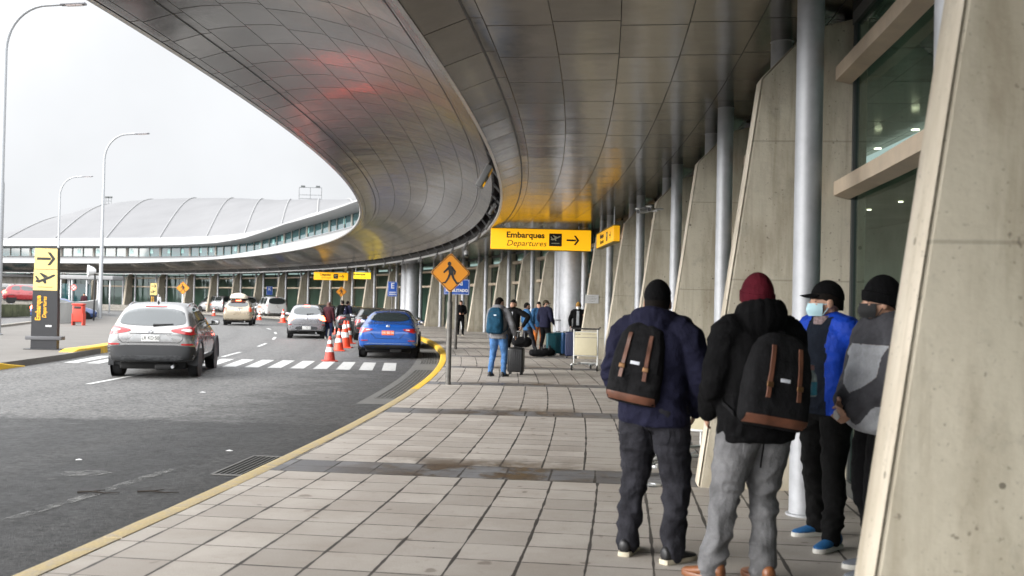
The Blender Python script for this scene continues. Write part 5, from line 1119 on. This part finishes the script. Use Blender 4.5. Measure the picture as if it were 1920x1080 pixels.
# ------------------------------------------------------------------ luggage trolleys
cream = pbr('cream_panel', (.50, .45, .31), .5, var=.05); tw = pbr('trolley_white', (.62, .63, .62), .35, .3)
def trolley(label, loc, rz):
    t = thing('luggage_trolley', loc, rz, label, 'trolley', 'luggage trolleys on the pavement')
    m = MB()
    for sx in (-1, 1):
        m.tube([(sx * .29, 0, .12), (sx * .29, -.02, .5), (sx * .29, -.05, 1.0)], .019, 8); m.tube([(sx * .29, 0, .12), (sx * .22, .42, .16), (sx * .10, .82, .10)], [.019, .019, .017], 8)
        m.tube([(sx * .29, 0, .16), (sx * .30, -.16, .12)], .018, 8)
    for z in (.36, .93): m.tube([(-.29, -.02, z), (.29, -.02, z)], .014, 8)
    m.tube([(-.22, .42, .16), (.22, .42, .16)], .014, 8); m.tube([(-.10, .82, .10), (.10, .82, .10)], .016, 8); m.build('frame', tw, t)
    m = MB(); m.tube([(-.33, -.06, 1.01), (.33, -.06, 1.01)], .020, 10)
    for sx in (-1, 1): m.tube([(sx * .30, -.06, 1.01), (sx * .36, -.09, 1.05)], .018, 8)
    m.build('handle', black, t)
    m = MB(); m.box((0, -.045, .62), (.55, .012, .50), bev=.004); pn = m.build('panel', cream, t); m = MB(); m.box((0, -.053, .80), (.55, .006, .015)); m.build('panel_band', conc_grey, pn)
    m = MB(); m.box((0, -.045, .905), (.55, .012, .05), bev=.004); m.build('header_panel', cream, t)
    m = MB()
    for i in range(5): x = -.2 + .1 * i; m.tube([(x, .02, .155), (x * .5, .80, .115)], .009, 6)
    m.build('tray', steel, t)
    for sx, y, r in ((-1, -.15, .075), (1, -.15, .075), (0, .76, .055)):
        h = bpy.data.objects.new('wheel', None); COL.objects.link(h); h.parent = t; h.location = (sx * .31, y, r); h.rotation_euler = (0, R(90), 0)
        m = MB(); m.lathe([(r * .6, -.018), (r * .95, -.018), (r, -.01), (r, .01), (r * .95, .018), (r * .6, .018)], 22); m.build('tyre', rubber, h); m = MB(); m.lathe([(.001, -.021), (r * .62, -.02), (r * .62, .02), (.001, .021)], 16); m.build('hub', tw, h)
    m = MB()
    for sx in (-1, 1): m.box((sx * .31, -.15, .12), (.055, .07, .09), bev=.012)
    m.box((0, .78, .10), (.10, .10, .06), bev=.012); m.build('wheel_fork', tw, t)
    return t
p = at(1098, 695); trolley('white luggage trolley with cream panel standing alone by the notice', (p.x, p.y + .05, 0), R(-14))
trolley('luggage trolley half hidden behind the two men with backpacks', (1.68, 9.95, 0), R(150)); trolley('luggage trolley nested into the one behind the two men', (1.76, 10.6, 0), R(155))
# ------------------------------------------------------------------ signs
yl = pbr('sign_yellow', (.72, .36, .012), .4); ylit = emis('lit_sign_yellow', (1, .50, .012), .30, .35); ylit2 = emis('bright_lit_sign', (1, .72, .03), .38, .35); pale_y = pbr('totem_yellow', (.62, .47, .17), .5); blue_s = pbr('sign_blue', (.012, .07, .34), .4); orange_s = pbr('warning_orange', (.62, .235, .012), .45)
wht = pbr('sign_white', (.62, .62, .62), .5)
def flat(name, polys, mat, par, y, th=.004, tr=(0, 0), k=1.0):
    m = MB()
    for pl in polys: m.prism([V((tr[0] + a * k, y, tr[1] + b * k)) for a, b in pl], (0, -th, 0))
    return m.build(name, mat, par, False)
ARROW = [[(-.5, -.075), (.30, -.075), (.30, .075), (-.5, .075)], [(.10, .40), (.28, .40), (.58, 0), (.28, -.40), (.10, -.40), (.38, 0)]]
PLANE = [[(-.5, -.10), (-.30, -.16), (.30, .10), (.50, .22), (.52, .30), (.40, .30), (.20, .20), (-.28, .00), (-.42, .02)], [(-.42, .02), (-.52, .20), (-.44, .22), (-.28, .02)], [(-.05, .10), (-.30, .36), (-.20, .38), (.16, .20)], [(.05, .02), (-.16, -.02), (-.02, -.20), (.08, -.18)]]
def hanging_sign(label, name, c, rz, w, h, l1, l2, mat, pict=True, drop=None, group=None):
    t = thing(name, c, rz, label, 'sign', group); m = MB(); m.box((0, 0, 0), (w, .16, h), bev=.012); b = m.build('light_box', mat, t)
    m = MB(); m.box((0, .0, h / 2 + .012), (w + .01, .17, .024)); m.box((0, 0, -h / 2 - .012), (w + .01, .17, .024)); m.build('box_frame', pbr('sign_frame', (.28, .2, .03), .5, .3), t)
    if l1: text('lettering', l1, h * .40, t, (-w * .155, -.083, h * .19), (R(90), 0, 0), ink, .002, 0, 'CENTER', .008, 1.05); text('lettering', l2, h * .40, t, (-w * .145, -.083, -h * .21), (R(90), 0, 0), ink, .002, .22, 'CENTER', .0, 1.05)
    if pict:
        m = MB(); m.box((w * .145, -.082, 0), (h * .62, .006, h * .62)); m.build('pictogram_square', ink, t); flat('plane_pictogram', PLANE, pbr('pictogram_pale', (.75, .72, .5), .5), t, -.085, .003, (w * .145, h * .05), h * .46); flat('runway_bar', [[(-.4, -.02), (.4, -.02), (.4, .03), (-.4, .03)]], pbr('pictogram_pale', (.75, .72, .5), .5), t, -.085, .003, (w * .145, -h * .17), h * .5)
        flat('arrow', ARROW, ink, t, -.08, .005, (w * .315, 0), h * .58)
    for sx in (-1, 1): m = MB(); m.tube([(sx * w * .38, 0, h / 2), (sx * w * .38, 0, h / 2 + (drop or .12))], .02, 8); m.build('hanger', steel, t)
    return t
def centre4(ps, d): q = [atd(x, y, d) for x, y in ps]; return sum(q, V()) / len(q)
c = centre4([(920, 426), (1108, 434), (1108, 472), (920, 466)], 32); hanging_sign('lit yellow overhead sign reading Embarques Departures above the walkway', 'departures_sign', c, R(2.2), 3.22, .66, 'Embarques', 'Departures', ylit, drop=.14)
c = centre4([(589, 510), (652, 511), (652, 527), (589, 524)], 82); hanging_sign('distant yellow sign reading Llegadas Arrivals under the curved canopy', 'arrivals_sign', c, R(8), 2.76, .62, 'Llegadas', 'Arrivals', ylit, drop=.3)
c = centre4([(663, 511), (695, 511), (695, 523), (663, 523)], 70); hanging_sign('bright plain yellow sign right of the Arrivals sign', 'yellow_sign', c, R(8), 1.2, .44, 'Embarques', 'Departures', ylit2, False, drop=.3)
pa_, pb_ = P(-.42, polar(2.67, 24.2)[1] + .2, 3.36), P(-.42, polar(2.67, 24.2)[1] + 3.5, 3.36); dv = pb_ - pa_
hanging_sign('yellow sign fixed along the buttress tops, seen at a slant', 'yellow_sign', (pa_ + pb_) / 2, atan2(dv.y, dv.x) + pi, 3.3, .38, 'Embarques', 'Departures', emis('dim_lit_sign', (1, .50, .012), .14, .35), True, drop=.5)
WALK = [[(-.05 + .075 * cos(a), .36 + .085 * sin(a)) for a in [2 * pi * j / 14 for j in range(14)]],
        [(-.10, .27), (.02, .285), (.12, .20), (.13, -.02), (.04, -.06), (-.06, -.04), (-.08, .10)], [(-.08, .26), (-.30, .02), (-.25, -.02), (-.04, .16)], [(.06, .26), (.22, .06), (.18, -.08), (.13, -.07), (.15, .04), (.04, .17)],
        [(-.06, -.02), (.03, -.05), (-.06, -.24), (-.18, -.42), (-.32, -.42), (-.30, -.38), (-.21, -.36), (-.12, -.20)], [(.0, -.03), (.11, -.02), (.16, -.20), (.28, -.38), (.34, -.36), (.34, -.42), (.24, -.45), (.08, -.22)]]
def diamond(label, loc, zc, half, rz=0, white_post=False, sleeve=True, group='pedestrian warning signs'):
    t = thing('pedestrian_sign', loc, rz, label, 'sign', group); s2 = half
    m = MB()
    if sleeve: m.tube([(0, .05, 0), (0, .05, zc - .55)], .052, 14); m.tube([(0, .05, zc - .56), (0, .05, zc + .2)], .036, 12)
    else: m.tube([(0, .05, 0), (0, .05, zc + .2)], .045, 10)
    m.build('post', wht if white_post else pbr('weathered_post', (.13, .125, .115), .6, .4, var=.4, vs=9), t)
    def dm(k): return chaikin([(k, 0), (0, k), (-k, 0), (0, -k)], 3, .06)
    m = MB(); m.prism([V((a, 0, zc + b)) for a, b in dm(s2)], (0, -.006, 0)); pl = m.build('sign_plate', orange_s, t, False)
    o_, i_ = dm(s2 * .965), dm(s2 * .92); m = MB(); m.grid([[V((a, -.008, zc + b)) for a, b in o_ + o_[:1]], [V((a, -.008, zc + b)) for a, b in i_ + i_[:1]]]); m.build('border', ink, pl, False)
    flat('walking_figure', [[(a * 1.0, b) for a, b in w] for w in WALK], ink, pl, -.007, .003, (0, zc), s2 * 1.25)
    return t
p = at(840, 721); diamond('large orange diamond pedestrian sign on a grey post at the kerb', (p.x, p.y - .05, 0), 2.14, .385, R(1))
p = atd(640, 547, 72); diamond('small orange diamond pedestrian sign behind the men in the road', (p.x, p.y, 0), p.z, .40, R(12))
p = atd(343, 540, 60); diamond('orange diamond pedestrian sign on a white post beyond the silver crossover', (p.x, p.y, 0), p.z, .40, R(14), True, False)
def blue_sign(label, loc, zc, w, h, lines, rz=0, post=.035):
    t = thing('parking_sign', loc, rz, label, 'sign', 'blue signs along the terminal kerb'); m = MB(); m.tube([(0, .05, 0), (0, .05, zc + h * .4)], post, 10); m.build('post', pbr('weathered_post', (.13, .125, .115), .6, .4, var=.4, vs=9), t)
    m = MB(); m.box((0, 0, zc), (w, .02, h), bev=.008); b = m.build('sign_plate', blue_s, t)
    m = MB(); 
    for sx, sz, ww, hh in ((0, 1, w * .94, .012), (0, -1, w * .94, .012), (1, 0, .012, h * .94), (-1, 0, .012, h * .94)): m.box((sx * w * .465, -.012, zc + sz * h * .465), (ww, .003, hh))
    m.build('border', wht, b)
    for tx, sz, dz in lines:
        if tx: text('lettering', tx, sz, b, (0, -.014, zc + dz), (R(90), 0, 0), wht, .002, 0, 'CENTER', .006)
        else:
            q = MB(); q.box((0, -.013, zc + dz), (w * .7, .004, sz)); q.build('text_line', wht, b)
p = at(854, 655); blue_sign('blue sign reading Taxi Habilitado on the post behind the large pedestrian sign', (p.x, p.y, 0), 2.10, .86, .52, [('TAXI', .17, .11), ('HABILITADO', .13, -.12)], R(4), .05)
p = atd(736, 542, 56); blue_sign('blue parking sign with white letter E beside the twin round columns', (p.x, p.y, 0), p.z, .54, .84, [('E', .42, .17), ('', .045, -.18), ('', .045, -.29)], R(8))
p = atd(505.5, 545, 96); blue_sign('blue sign with white letter K above the white van', (p.x, p.y, 0), p.z, .58, .86, [('K', .42, .15)], R(14))
# totems
totem_k = pbr('totem_black', (.014, .014, .016), .4)
def totem(label, loc, rz=0):
    t = thing('totem_sign', loc, rz, label, 'sign', 'departures totems'); m = MB(); m.grid([[V((sx * w, sy * .11, z)) for sx, sy in ((-1, -1), (1, -1), (1, 1), (-1, 1))] for w, z in ((.35, .02), (.345, 1.0), (.30, 2.86))], closed=True, cap=True); m.build('column_body', totem_k, t, False)
    m = MB(); m.box((0, 0, .32), (.98, .30, .10), bev=.01); m.build('bumper_bar', pbr('totem_grey', (.08, .08, .085), .5), t); m = MB(); m.box((0, 0, .01), (.98, .5, .02)); m.build('base_plate', totem_k, t)
    for zc, nm, gl, k in ((2.54, 'arrow', ARROW, .40), (1.945, 'plane_pictogram', PLANE, .46)):
        m = MB(); w = .345 - (zc - 1) / 1.86 * .045; m.prism([V((-w - .004, -.112, zc - .29)), V((w + .004, -.112, zc - .29)), V((w - .008, -.112, zc + .29)), V((-w + .008, -.112, zc + .29))], (0, -.006, 0)); pn = m.build('yellow_panel', pale_y, t, False); flat(nm, gl, ink, pn, -.118, .003, (-.01, zc), k * 1.15)
    flat('runway_bar', [[(-.2, 1.74), (.2, 1.74), (.2, 1.755), (-.2, 1.755)]], ink, t, -.119, .003)
    text('lettering', 'Embarque', .195, t, (-.17, -.114, 1.16), (R(90), R(-90), 0), yl, .003, 0, 'CENTER', .006, .88); text('lettering', 'Departures', .15, t, (.0, -.114, 1.18), (R(90), R(-90), 0), yl, .003, .2, 'CENTER', .003, .86)
    m = MB(); m.box((.12, -.114, .66), (.16, .004, .05)); m.build('grey_sticker', wht, t); return t
p = at(84, 655); totem('tall black totem with yellow arrow and plane panels on the traffic island', (p.x, p.y, 0), R(6)); totem('distant black and yellow totem in front of the far glass doors', (-35.6, 99, 0), R(10))
# paper notice on a buttress, floor light, cameras, floodlights
s6 = SF[5]; c = P(-.36, s6 - .15, 1.77); t = thing('notice', c, base(s6)[2], 'white paper notice taped to a concrete buttress', 'notice'); m = MB(); m.box((0, 0, 0), (.40, .006, .25)); m.build('paper', wht, t); m = MB()
for i, w in enumerate((.2, .28, .24, .18)): m.box((0, -.005, .07 - .045 * i), (w, .003, .008))
m.build('printed_lines', conc_grey, t)
p = at(1218, 910); t = thing('floor_uplight', (p.x, p.y, .0), 0, 'round floor light with steel ring set in the dark paving band', 'floor light'); m = MB(); m.lathe([(.055, .006), (.058, .012), (.095, .012), (.10, .004)], 28, cap=False); m.build('ring', steel, t); m = MB(); m.lathe([(.001, .007), (.056, .006)], 24, cap=False); m.build('lens', pbr('frosted_lens', (.4, .42, .42), .2), t)
def cctv(label, loc, rz):
    t = thing('security_camera', loc, rz, label, 'camera', 'barrel cameras on the buttress'); m = MB(); m.tube([(0, -.16, -.03), (0, .10, .01)], .045, 12); m.tube([(0, -.20, .02), (0, .04, .06)], [(.055, .012)] * 2, 10); m.build('housing', wht, t); m = MB(); m.tube([(0, -.163, -.03), (0, -.168, -.031)], .038, 12); m.build('lens', black, t); m = MB(); m.tube([(0, .05, 0), (.05, .12, .0), (.2, .14, .0)], .018, 8); m.build('bracket', wht, t)
p = atd(1208, 395, 18.5); cctv('white barrel security camera on buttress, left of the two', p, R(-50)); p = atd(1221, 391, 18.6); cctv('white barrel security camera on buttress, right of the two', p, R(-20))
p = atd(874, 478, 44); t = thing('dome_camera', p, 0, 'white dome camera hanging under the canopy beside the pedestrian sign', 'camera'); m = MB(); m.lathe([(.02, .33), (.02, .2), (.07, .18), (.10, .12), (.10, .02)], 16); m.build('housing', wht, t); m = MB(); m.ball((0, 0, .0), (.10, .10, .10)); m.build('dome', glassd, t)
def flood(label, s, group='floodlights in the canopy gap', k=1.0, z=3.86, o=-3.48):
    c = P(o, s, z); t = thing('floodlight', c, base(s)[2], label, 'floodlight', group); m = MB(); m.box((0, 0, 0), (.09 * k, .26 * k, .34 * k), ry=R(28), bev=.02); m.build('lamp_head', pbr('flood_grey', (.22, .22, .22), .5, .3), t); m = MB(); m.box((.045 * k, 0, -.02), (.006, .22 * k, .28 * k), ry=R(28)); m.build('lamp_glass', glassd, t)
    m = MB(); m.tube([(0, -.12 * k, .05), (.12, -.06, .28), (.16, 0, .3)], .014, 6); m.tube([(0, .12 * k, .05), (.12, .06, .28), (.16, 0, .3)], .014, 6); m.build('bracket', black, t)
flood('grey floodlight nearest the camera in the open canopy gap', -3.6, k=1.25, z=3.80)
for i, s in enumerate((3.2, 8.4, 13.6, 18.8, 24, 29.2, 34.4, 39.6, 44.8, 50, 55.2)): flood('small grey floodlight hanging in the canopy gap further along', s, k=.85)
# ------------------------------------------------------------------ cones
cone_o = pbr('cone_orange', (.62, .055, .018), .5, var=.12, vs=8); cone_r = pbr('faded_cone_red', (.38, .04, .025), .6, var=.25, vs=8)
def cone(label, loc, mat, h=.70, rz=0):
    t = thing('traffic_cone', loc, rz, label, 'cone', 'traffic cones on the road'); k = h / .7
    m = MB(); m.lathe([(.155 * k, .03), (.15 * k, .05), (.118 * k, .27 * k), (.035 * k, h - .03), (.030 * k, h), (.02 * k, h)], 24, cap=False); m.build('cone_body', mat, t)
    
    for za, zb in ((.27, .40), (.50, .60)):
        rad = lambda z: (.118 * k + (.035 - .118) * k * (z * k - .27 * k) / (h - .03 - .27 * k)) + .003
        m = MB(); m.lathe([(rad(za), za * k), (rad(zb), zb * k)], 24, cap=False); m.build('reflective_band', pbr('cone_white', (.66, .66, .64), .4), t)
    m = MB(); m.box((0, 0, .018), (.40 * k, .40 * k, .034), bev=.012); m.build('base', mat, t)
for lab, px, py, mt, h, rz in (('worn red traffic cone standing on the crosswalk edge', 618, 677.5, cone_r, .70, 20), ('bright orange traffic cone second from the crosswalk', 635, 658, cone_o, .76, 5), ('tall orange traffic cone with wide bands left of the blue saloon', 646, 652, cone_o, .98, 0), ('orange traffic cone partly hidden behind the tall cone', 652, 644, cone_o, .9, 30), ('orange traffic cone beside the feet of the man in black', 632, 627, cone_o, .78, 12),
                       ('tall orange cone behind the grey hatchback and white van', 530.6, 605, cone_o, .98, 0), ('orange cone at the left rear wheel of the white van', 477, 599, cone_o, .76, 0), ('orange cone under the rear door of the white van', 486.5, 600, cone_o, .72, 0), ('orange cone beside the silver passenger van', 401, 592, cone_o, .72, 0), ('orange cone near the far glass doors beyond the crossover', 361, 587, cone_o, .76, 0)):
    p = at(px, py, ZR); cone(lab, (p.x, p.y, ZR), mt, h, R(rz))
# ------------------------------------------------------------------ drain grates
def grate(label, offs, s0, s1, long_bars, cross):
    t = thing('drain_grate', P((offs[0] + offs[1]) / 2, (s0 + s1) / 2, ZR), 0, label, 'drain grate'); inv = t.location.copy(); o0, o1 = offs
    def Q(o, s, z): return P(o, s, ZR + (z if z < .01 else .0085 + z * .12)) - inv
    ss_ = frange(s0, s1, .4); m = MB(); m.grid([[Q(o0, s, .006), Q(o1, s, .006)] for s in ss_]); m.build('pit_shade_sheet', pbr('pit_shade_black', (.004, .004, .004), 1), t)  # flat black sheet just above the road, painted shade for the openings
    m = MB()
    for a, b in ((o0 - .02, o0 + .008), (o1 - .008, o1 + .02)): m.grid([[Q(a, s, .004), Q(a, s, .022), Q(b, s, .022), Q(b, s, .004)] for s in ss_], cap=True)
    for s in (s0, s1): m.grid([[Q(o, s - .025, .004), Q(o, s - .025, .021), Q(o, s + .025, .021), Q(o, s + .025, .004)] for o in (o0, o1)], cap=True)
    fm_ = pbr('cast_iron', (.115, .113, .108), .6, .1, var=.3, vs=8); m.build('grate_frame', fm_, t, False)
    m = MB()
    for i in range(1, long_bars): o = o0 + (o1 - o0) * i / long_bars; m.grid([[Q(o - .0055, s, .004), Q(o - .0055, s, .019), Q(o + .0055, s, .019), Q(o + .0055, s, .004)] for s in ss_], cap=True)
    n = int((s1 - s0) / cross)
    for i in range(1, n): s = s0 + (s1 - s0) * i / n; m.grid([[Q(o, s - .010, .004), Q(o, s - .010, .020), Q(o, s + .010, .020), Q(o, s + .010, .004)] for o in (o0, o1)], cap=True)
    m.build('grate_bars', fm_, t, False)
so1 = polar(-2.7, 10.25); grate('short iron drain grate nearest the camera beside the kerb', (KO - .56, KO - .03), so1[1] - .62, so1[1] + .62, 10, .62)
sg = polar(-2.3, 17.6)[1]; grate('long iron drain grate beside the kerb before the crosswalk', (KO - .56, KO - .1), sg, sg + 7.8, 6, .13)
sg = polar(-2.2, 27.6)[1]; grate('iron drain grate running beside the blue saloon', (KO - .56, KO - .1), sg, sg + 6.2, 6, .13)
gut_ = MB(); gut_.grid([[P(KO - .72, s, ZR + .002), P(KO - .0, s, ZR + .003)] for s in frange(polar(-2.3, 16.6)[1], polar(-2.2, 36)[1], .8)]); tag(gut_.build('gutter_kerb', plain_ground('gutter_concrete', (.085, .083, .078), (.12, .117, .11), 2)), kind='structure')
# ------------------------------------------------------------------ street lamps, bin, shelter, left side
def lamp(label, loc, hgt, arm=2.5):
    t = thing('street_lamp', loc, 0, label, 'street lamp', 'curved street lamps'); m = MB(); m.tube([(0, 0, 0), (0, 0, .05)], .2, 12); m.tube([(0, 0, .02), (0, 0, hgt * .45), (0, 0, hgt * .46), (0, 0, hgt - 1.9)], [.13, .11, .085, .07], 12)
    m.tube([(0, 0, hgt - 1.92)] + [(arm * .62 * (1 - cos(a)), 0, hgt - 1.9 + 1.75 * sin(a)) for a in [pi / 2 * i / 10 for i in range(11)]] + [(arm * .8, 0, hgt - .11)], [.07] * 4 + [.06] * 9, 10); m.build('pole', pbr('lamp_pole_grey', (.30, .31, .32), .5, .3), t)
    m = MB(); m.box((arm * .98, 0, hgt - .09), (.95, .26, .10), ry=R(-3), bev=.045); m.build('lamp_head', pbr('lamp_head_grey', (.2, .2, .21), .5), t); m = MB(); m.box((arm * 1.0, 0, hgt - .145), (.6, .18, .02), ry=R(-3)); m.build('lens', clearl, t)
p = at(187, 597); lamp('curved street lamp standing on the island behind the silver crossover', (p.x, p.y, 0), 12.4); p = at(106, 583); lamp('curved street lamp rising behind the black totem', (p.x, p.y, 0), 12.4); p = at(-6, 628); lamp('tallest looking curved street lamp at the left edge', (p.x, p.y, 0), 12.4)
p = at(147, 610); t = thing('litter_bin', (p.x, p.y, 0), R(4), 'red litter bin on two legs at the back of the traffic island', 'litter bin'); redb = pbr('bin_red', (.50, .045, .025), .45)
m = MB(); m.box((0, 0, .60), (.52, .40, .86), bev=.05); m.build('bin_body', redb, t); m = MB(); m.box((0, -.02, 1.06), (.58, .46, .07), bev=.03); m.build('lid', redb, t); m = MB(); m.box((0, -.203, .90), (.34, .02, .12), bev=.01); m.build('opening', black, t)
for sx in (-1, 1): m = MB(); m.box((sx * .25, 0, .3), (.05, .42, .60)); m.build('leg', redb, t)
wl = [at(105, 607), at(125, 605.5), at(150, 602), at(168, 596), at(179, 590), at(186, 584)]; t = thing('barrier_wall', wl[0], 0, 'curved white concrete barrier wall behind the red litter bin', 'wall'); m = MB()
rows = []
for i, q in enumerate(wl):
    a = (wl[min(i + 1, 5)] - wl[max(i - 1, 0)]).normalized(); n = V((-a.y, a.x, 0)); q = q - wl[0]; rows.append([q + n * .0, q + n * .02 + V((0, 0, 1.12)), q + n * .26 + V((0, 0, 1.12)), q + n * .28])
m.grid(rows, cap=True); m.build('wall_body', pbr('whitewash', (.36, .36, .35), .7, var=.12, vs=1), t, False)
sc = atd(164, 520, 84); t = thing('bus_shelter', (sc.x, sc.y, 0), R(3), 'small flat white shelter in front of the far glass facade', 'shelter'); m = MB(); m.box((0, 0, 2.98), (5.1, 2.6, .34), bev=.05); m.build('roof', white_clad, t)
for x in (-2.3, -1.6, -.9, .3, 1.2, 2.2): m = MB(); m.tube([(x, -.9 if x > -1 else .4, 0), (x, -.9 if x > -1 else .4, 2.85)], .07, 8); m.build('post', steel, t)
m = MB(); m.box((-1.2, .9, 1.3), (2.4, .06, 2.3)); m.build('glass_screen', up_glass, t)
p = atd(170, 508, 60); t = thing('spotlight', (p.x, p.y, 0), R(30), 'white round spotlight on a black mast beside the island lamp', 'spotlight'); zz = p.z; m = MB(); m.lathe([(.10, -.30), (.22, -.18), (.34, .10), (.36, .16), (.30, .17)], 20); 
for i, q in enumerate(m.v): m.v[i] = (-q[2], q[0], zz + q[1])
m.build('lamp_head', wht, t); m = MB(); m.tube([(.25, 0, 0), (.25, 0, zz - .3), (.15, 0, zz)], .05, 8); m.build('mast', black, t)
p = atd(138, 539, 78); t = thing('no_entry_sign', (p.x, p.y, 0), 0, 'round red and white prohibition sign near the shelter', 'sign'); m = MB(); m.tube([(0, .05, 0), (0, .05, p.z)], .035, 8); m.build('post', black, t)
def disc(r0_, r1_, y, z, n=24): q = MB(); q.grid([[V((r0_ * cos(2 * pi * j / n), y, z + r0_ * sin(2 * pi * j / n))) for j in range(n + 1)], [V((r1_ * cos(2 * pi * j / n), y, z + r1_ * sin(2 * pi * j / n))) for j in range(n + 1)]]); return q
disc(.001, .24, 0, p.z).build('sign_plate', wht, t, False); q = disc(.17, .235, -.01, p.z); q.box((0, -.012, p.z), (.05, .006, .36), ry=R(45)); q.box((0, -.016, p.z), (.05, .006, .36), ry=R(-45)); q.build('red_ring', redb, t, False)
# raised lot and mossy wall with parked cars at far left
w0, w1 = at(-160, 593), at(62, 591); t = thing('retaining_wall', w0, 0, 'low mossy retaining wall below the parked red car', 'wall'); m = MB(); d_ = (w1 - w0); n_ = V((-d_.y, d_.x, 0)).normalized(); m.prism([V((0, 0, -.1)), d_ + V((0, 0, -.1)), d_ + n_ * .4 + V((0, 0, -.1)), n_ * .4 + V((0, 0, -.1))], (0, 0, .86)); m.build('wall_body', concrete_mat('mossy_concrete', (.10, .11, .06), (.06, .07, .04), (.03, .035, .02)), t, False)
m = MB(); q0, q1 = w0 + n_ * .4, w1 + n_ * .4; m.prism([V((q0.x, q0.y, -.1)), V((q1.x, q1.y, -.1)), V((q1.x + n_.x * 30, q1.y + n_.y * 30, -.1)), V((q0.x + n_.x * 30, q0.y + n_.y * 30, -.1))], (0, 0, .84)); tag(m.build('raised_ground', gnd, smooth=False), kind='structure')
p = at(4, 567, .76); car('parked_car', 'red car parked on the raised lot at the far left edge', 'car', (p.x, p.y, .74), R(-60), hatch(redp, ptxt='RD·11 22'))
p = at(58, 601, ZR); car('parked_car', 'blue car parked behind the black totem', 'car', (p.x, p.y, -.17), R(-70), hatch(navyp, ptxt='BL·33 44'))
p = at(-4, 597, ZR); car('parked_car', 'silver car cut off by the left edge of the picture', 'car', (p.x - 1.0, p.y, -.17), R(75), hatch(hatchp, ptxt='SL·55 66', tailm=redl, him=redl))
lb = atd(30, 536, 118); t = thing('annex_building', (lb.x, lb.y + 4, 0), R(12), 'low pale annex with flat white roof at the far left', 'building'); m = MB(); m.box((-6, 3, 1.8), (16, 6, 3.6)); m.build('wall', conc_grey, t); m = MB(); m.box((-6, 2.6, 3.7), (17, 7.4, .35)); m.build('roof', white_clad, t)
for i in range(6): m = MB(); m.box((-12.5 + 2.6 * i, -.02, 1.9), (2.0, .06, 1.5)); m.build('window', up_glass, t)
sc = atd(20, 536, 92); t = thing('bus_shelter', (sc.x, sc.y, 0), R(4), 'flat white canopy roof left of the black totem', 'shelter'); m = MB(); m.box((0, 0, sc.z), (6.5, 2.6, .36), bev=.05); m.build('roof', white_clad, t)
for x in (-2.4, 0, 2.4): m = MB(); m.tube([(x, .3, 0), (x, .3, sc.z - .15)], .07, 8); m.build('post', steel, t)

# small litter on the road
for lab, px, py, w in (('small white paper scrap on the dark asphalt near the short grate', 430, 846, .035), ('white paper scrap on the road below the crosswalk', 380, 736, .05), ('tiny white paper scrap on the dark asphalt at left', 148, 863, .03)):
    p = at(px, py, ZR); t = thing('paper_scrap', (p.x, p.y, ZR + .006), px, lab, 'litter'); m = MB(); m.grid([[V((w * (i - 1), w * .8 * (j - 1), .012 * ((i * j) % 2))) for j in range(3)] for i in range(3)]); m.build('paper', wht, t)
for lab, px, py in (('dark dry twig lying across the faded lane line', 180, 926), ('forked dark twig on the asphalt right of the faded line', 292, 925)):
    p = at(px, py, ZR); t = thing('twig', (p.x, p.y, ZR + .012), 0, lab, 'twig'); m = MB(); m.tube([(-.16, 0, 0), (-.05, .02, .004), (.08, -.01, 0), (.2, .015, 0)], [.009, .008, .006, .003], 6); m.tube([(-.05, .02, .004), (.05, .07, .01)], [.006, .003], 6); m.build('stem', pbr('twig_bark', (.02, .015, .011), .9), t)
S.view_settings.view_transform = 'Standard'; S.view_settings.look = 'None'; S.view_settings.exposure = 1.55; S.view_settings.gamma = 1
S.render.engine = 'CYCLES'; S.cycles.use_denoising = True; S.cycles.max_bounces = 8; S.cycles.diffuse_bounces = 4; S.cycles.glossy_bounces = 4; S.cycles.transparent_max_bounces = 8
S.cycles.caustics_reflective = False; S.cycles.caustics_refractive = False; S.cycles.sample_clamp_indirect = 6
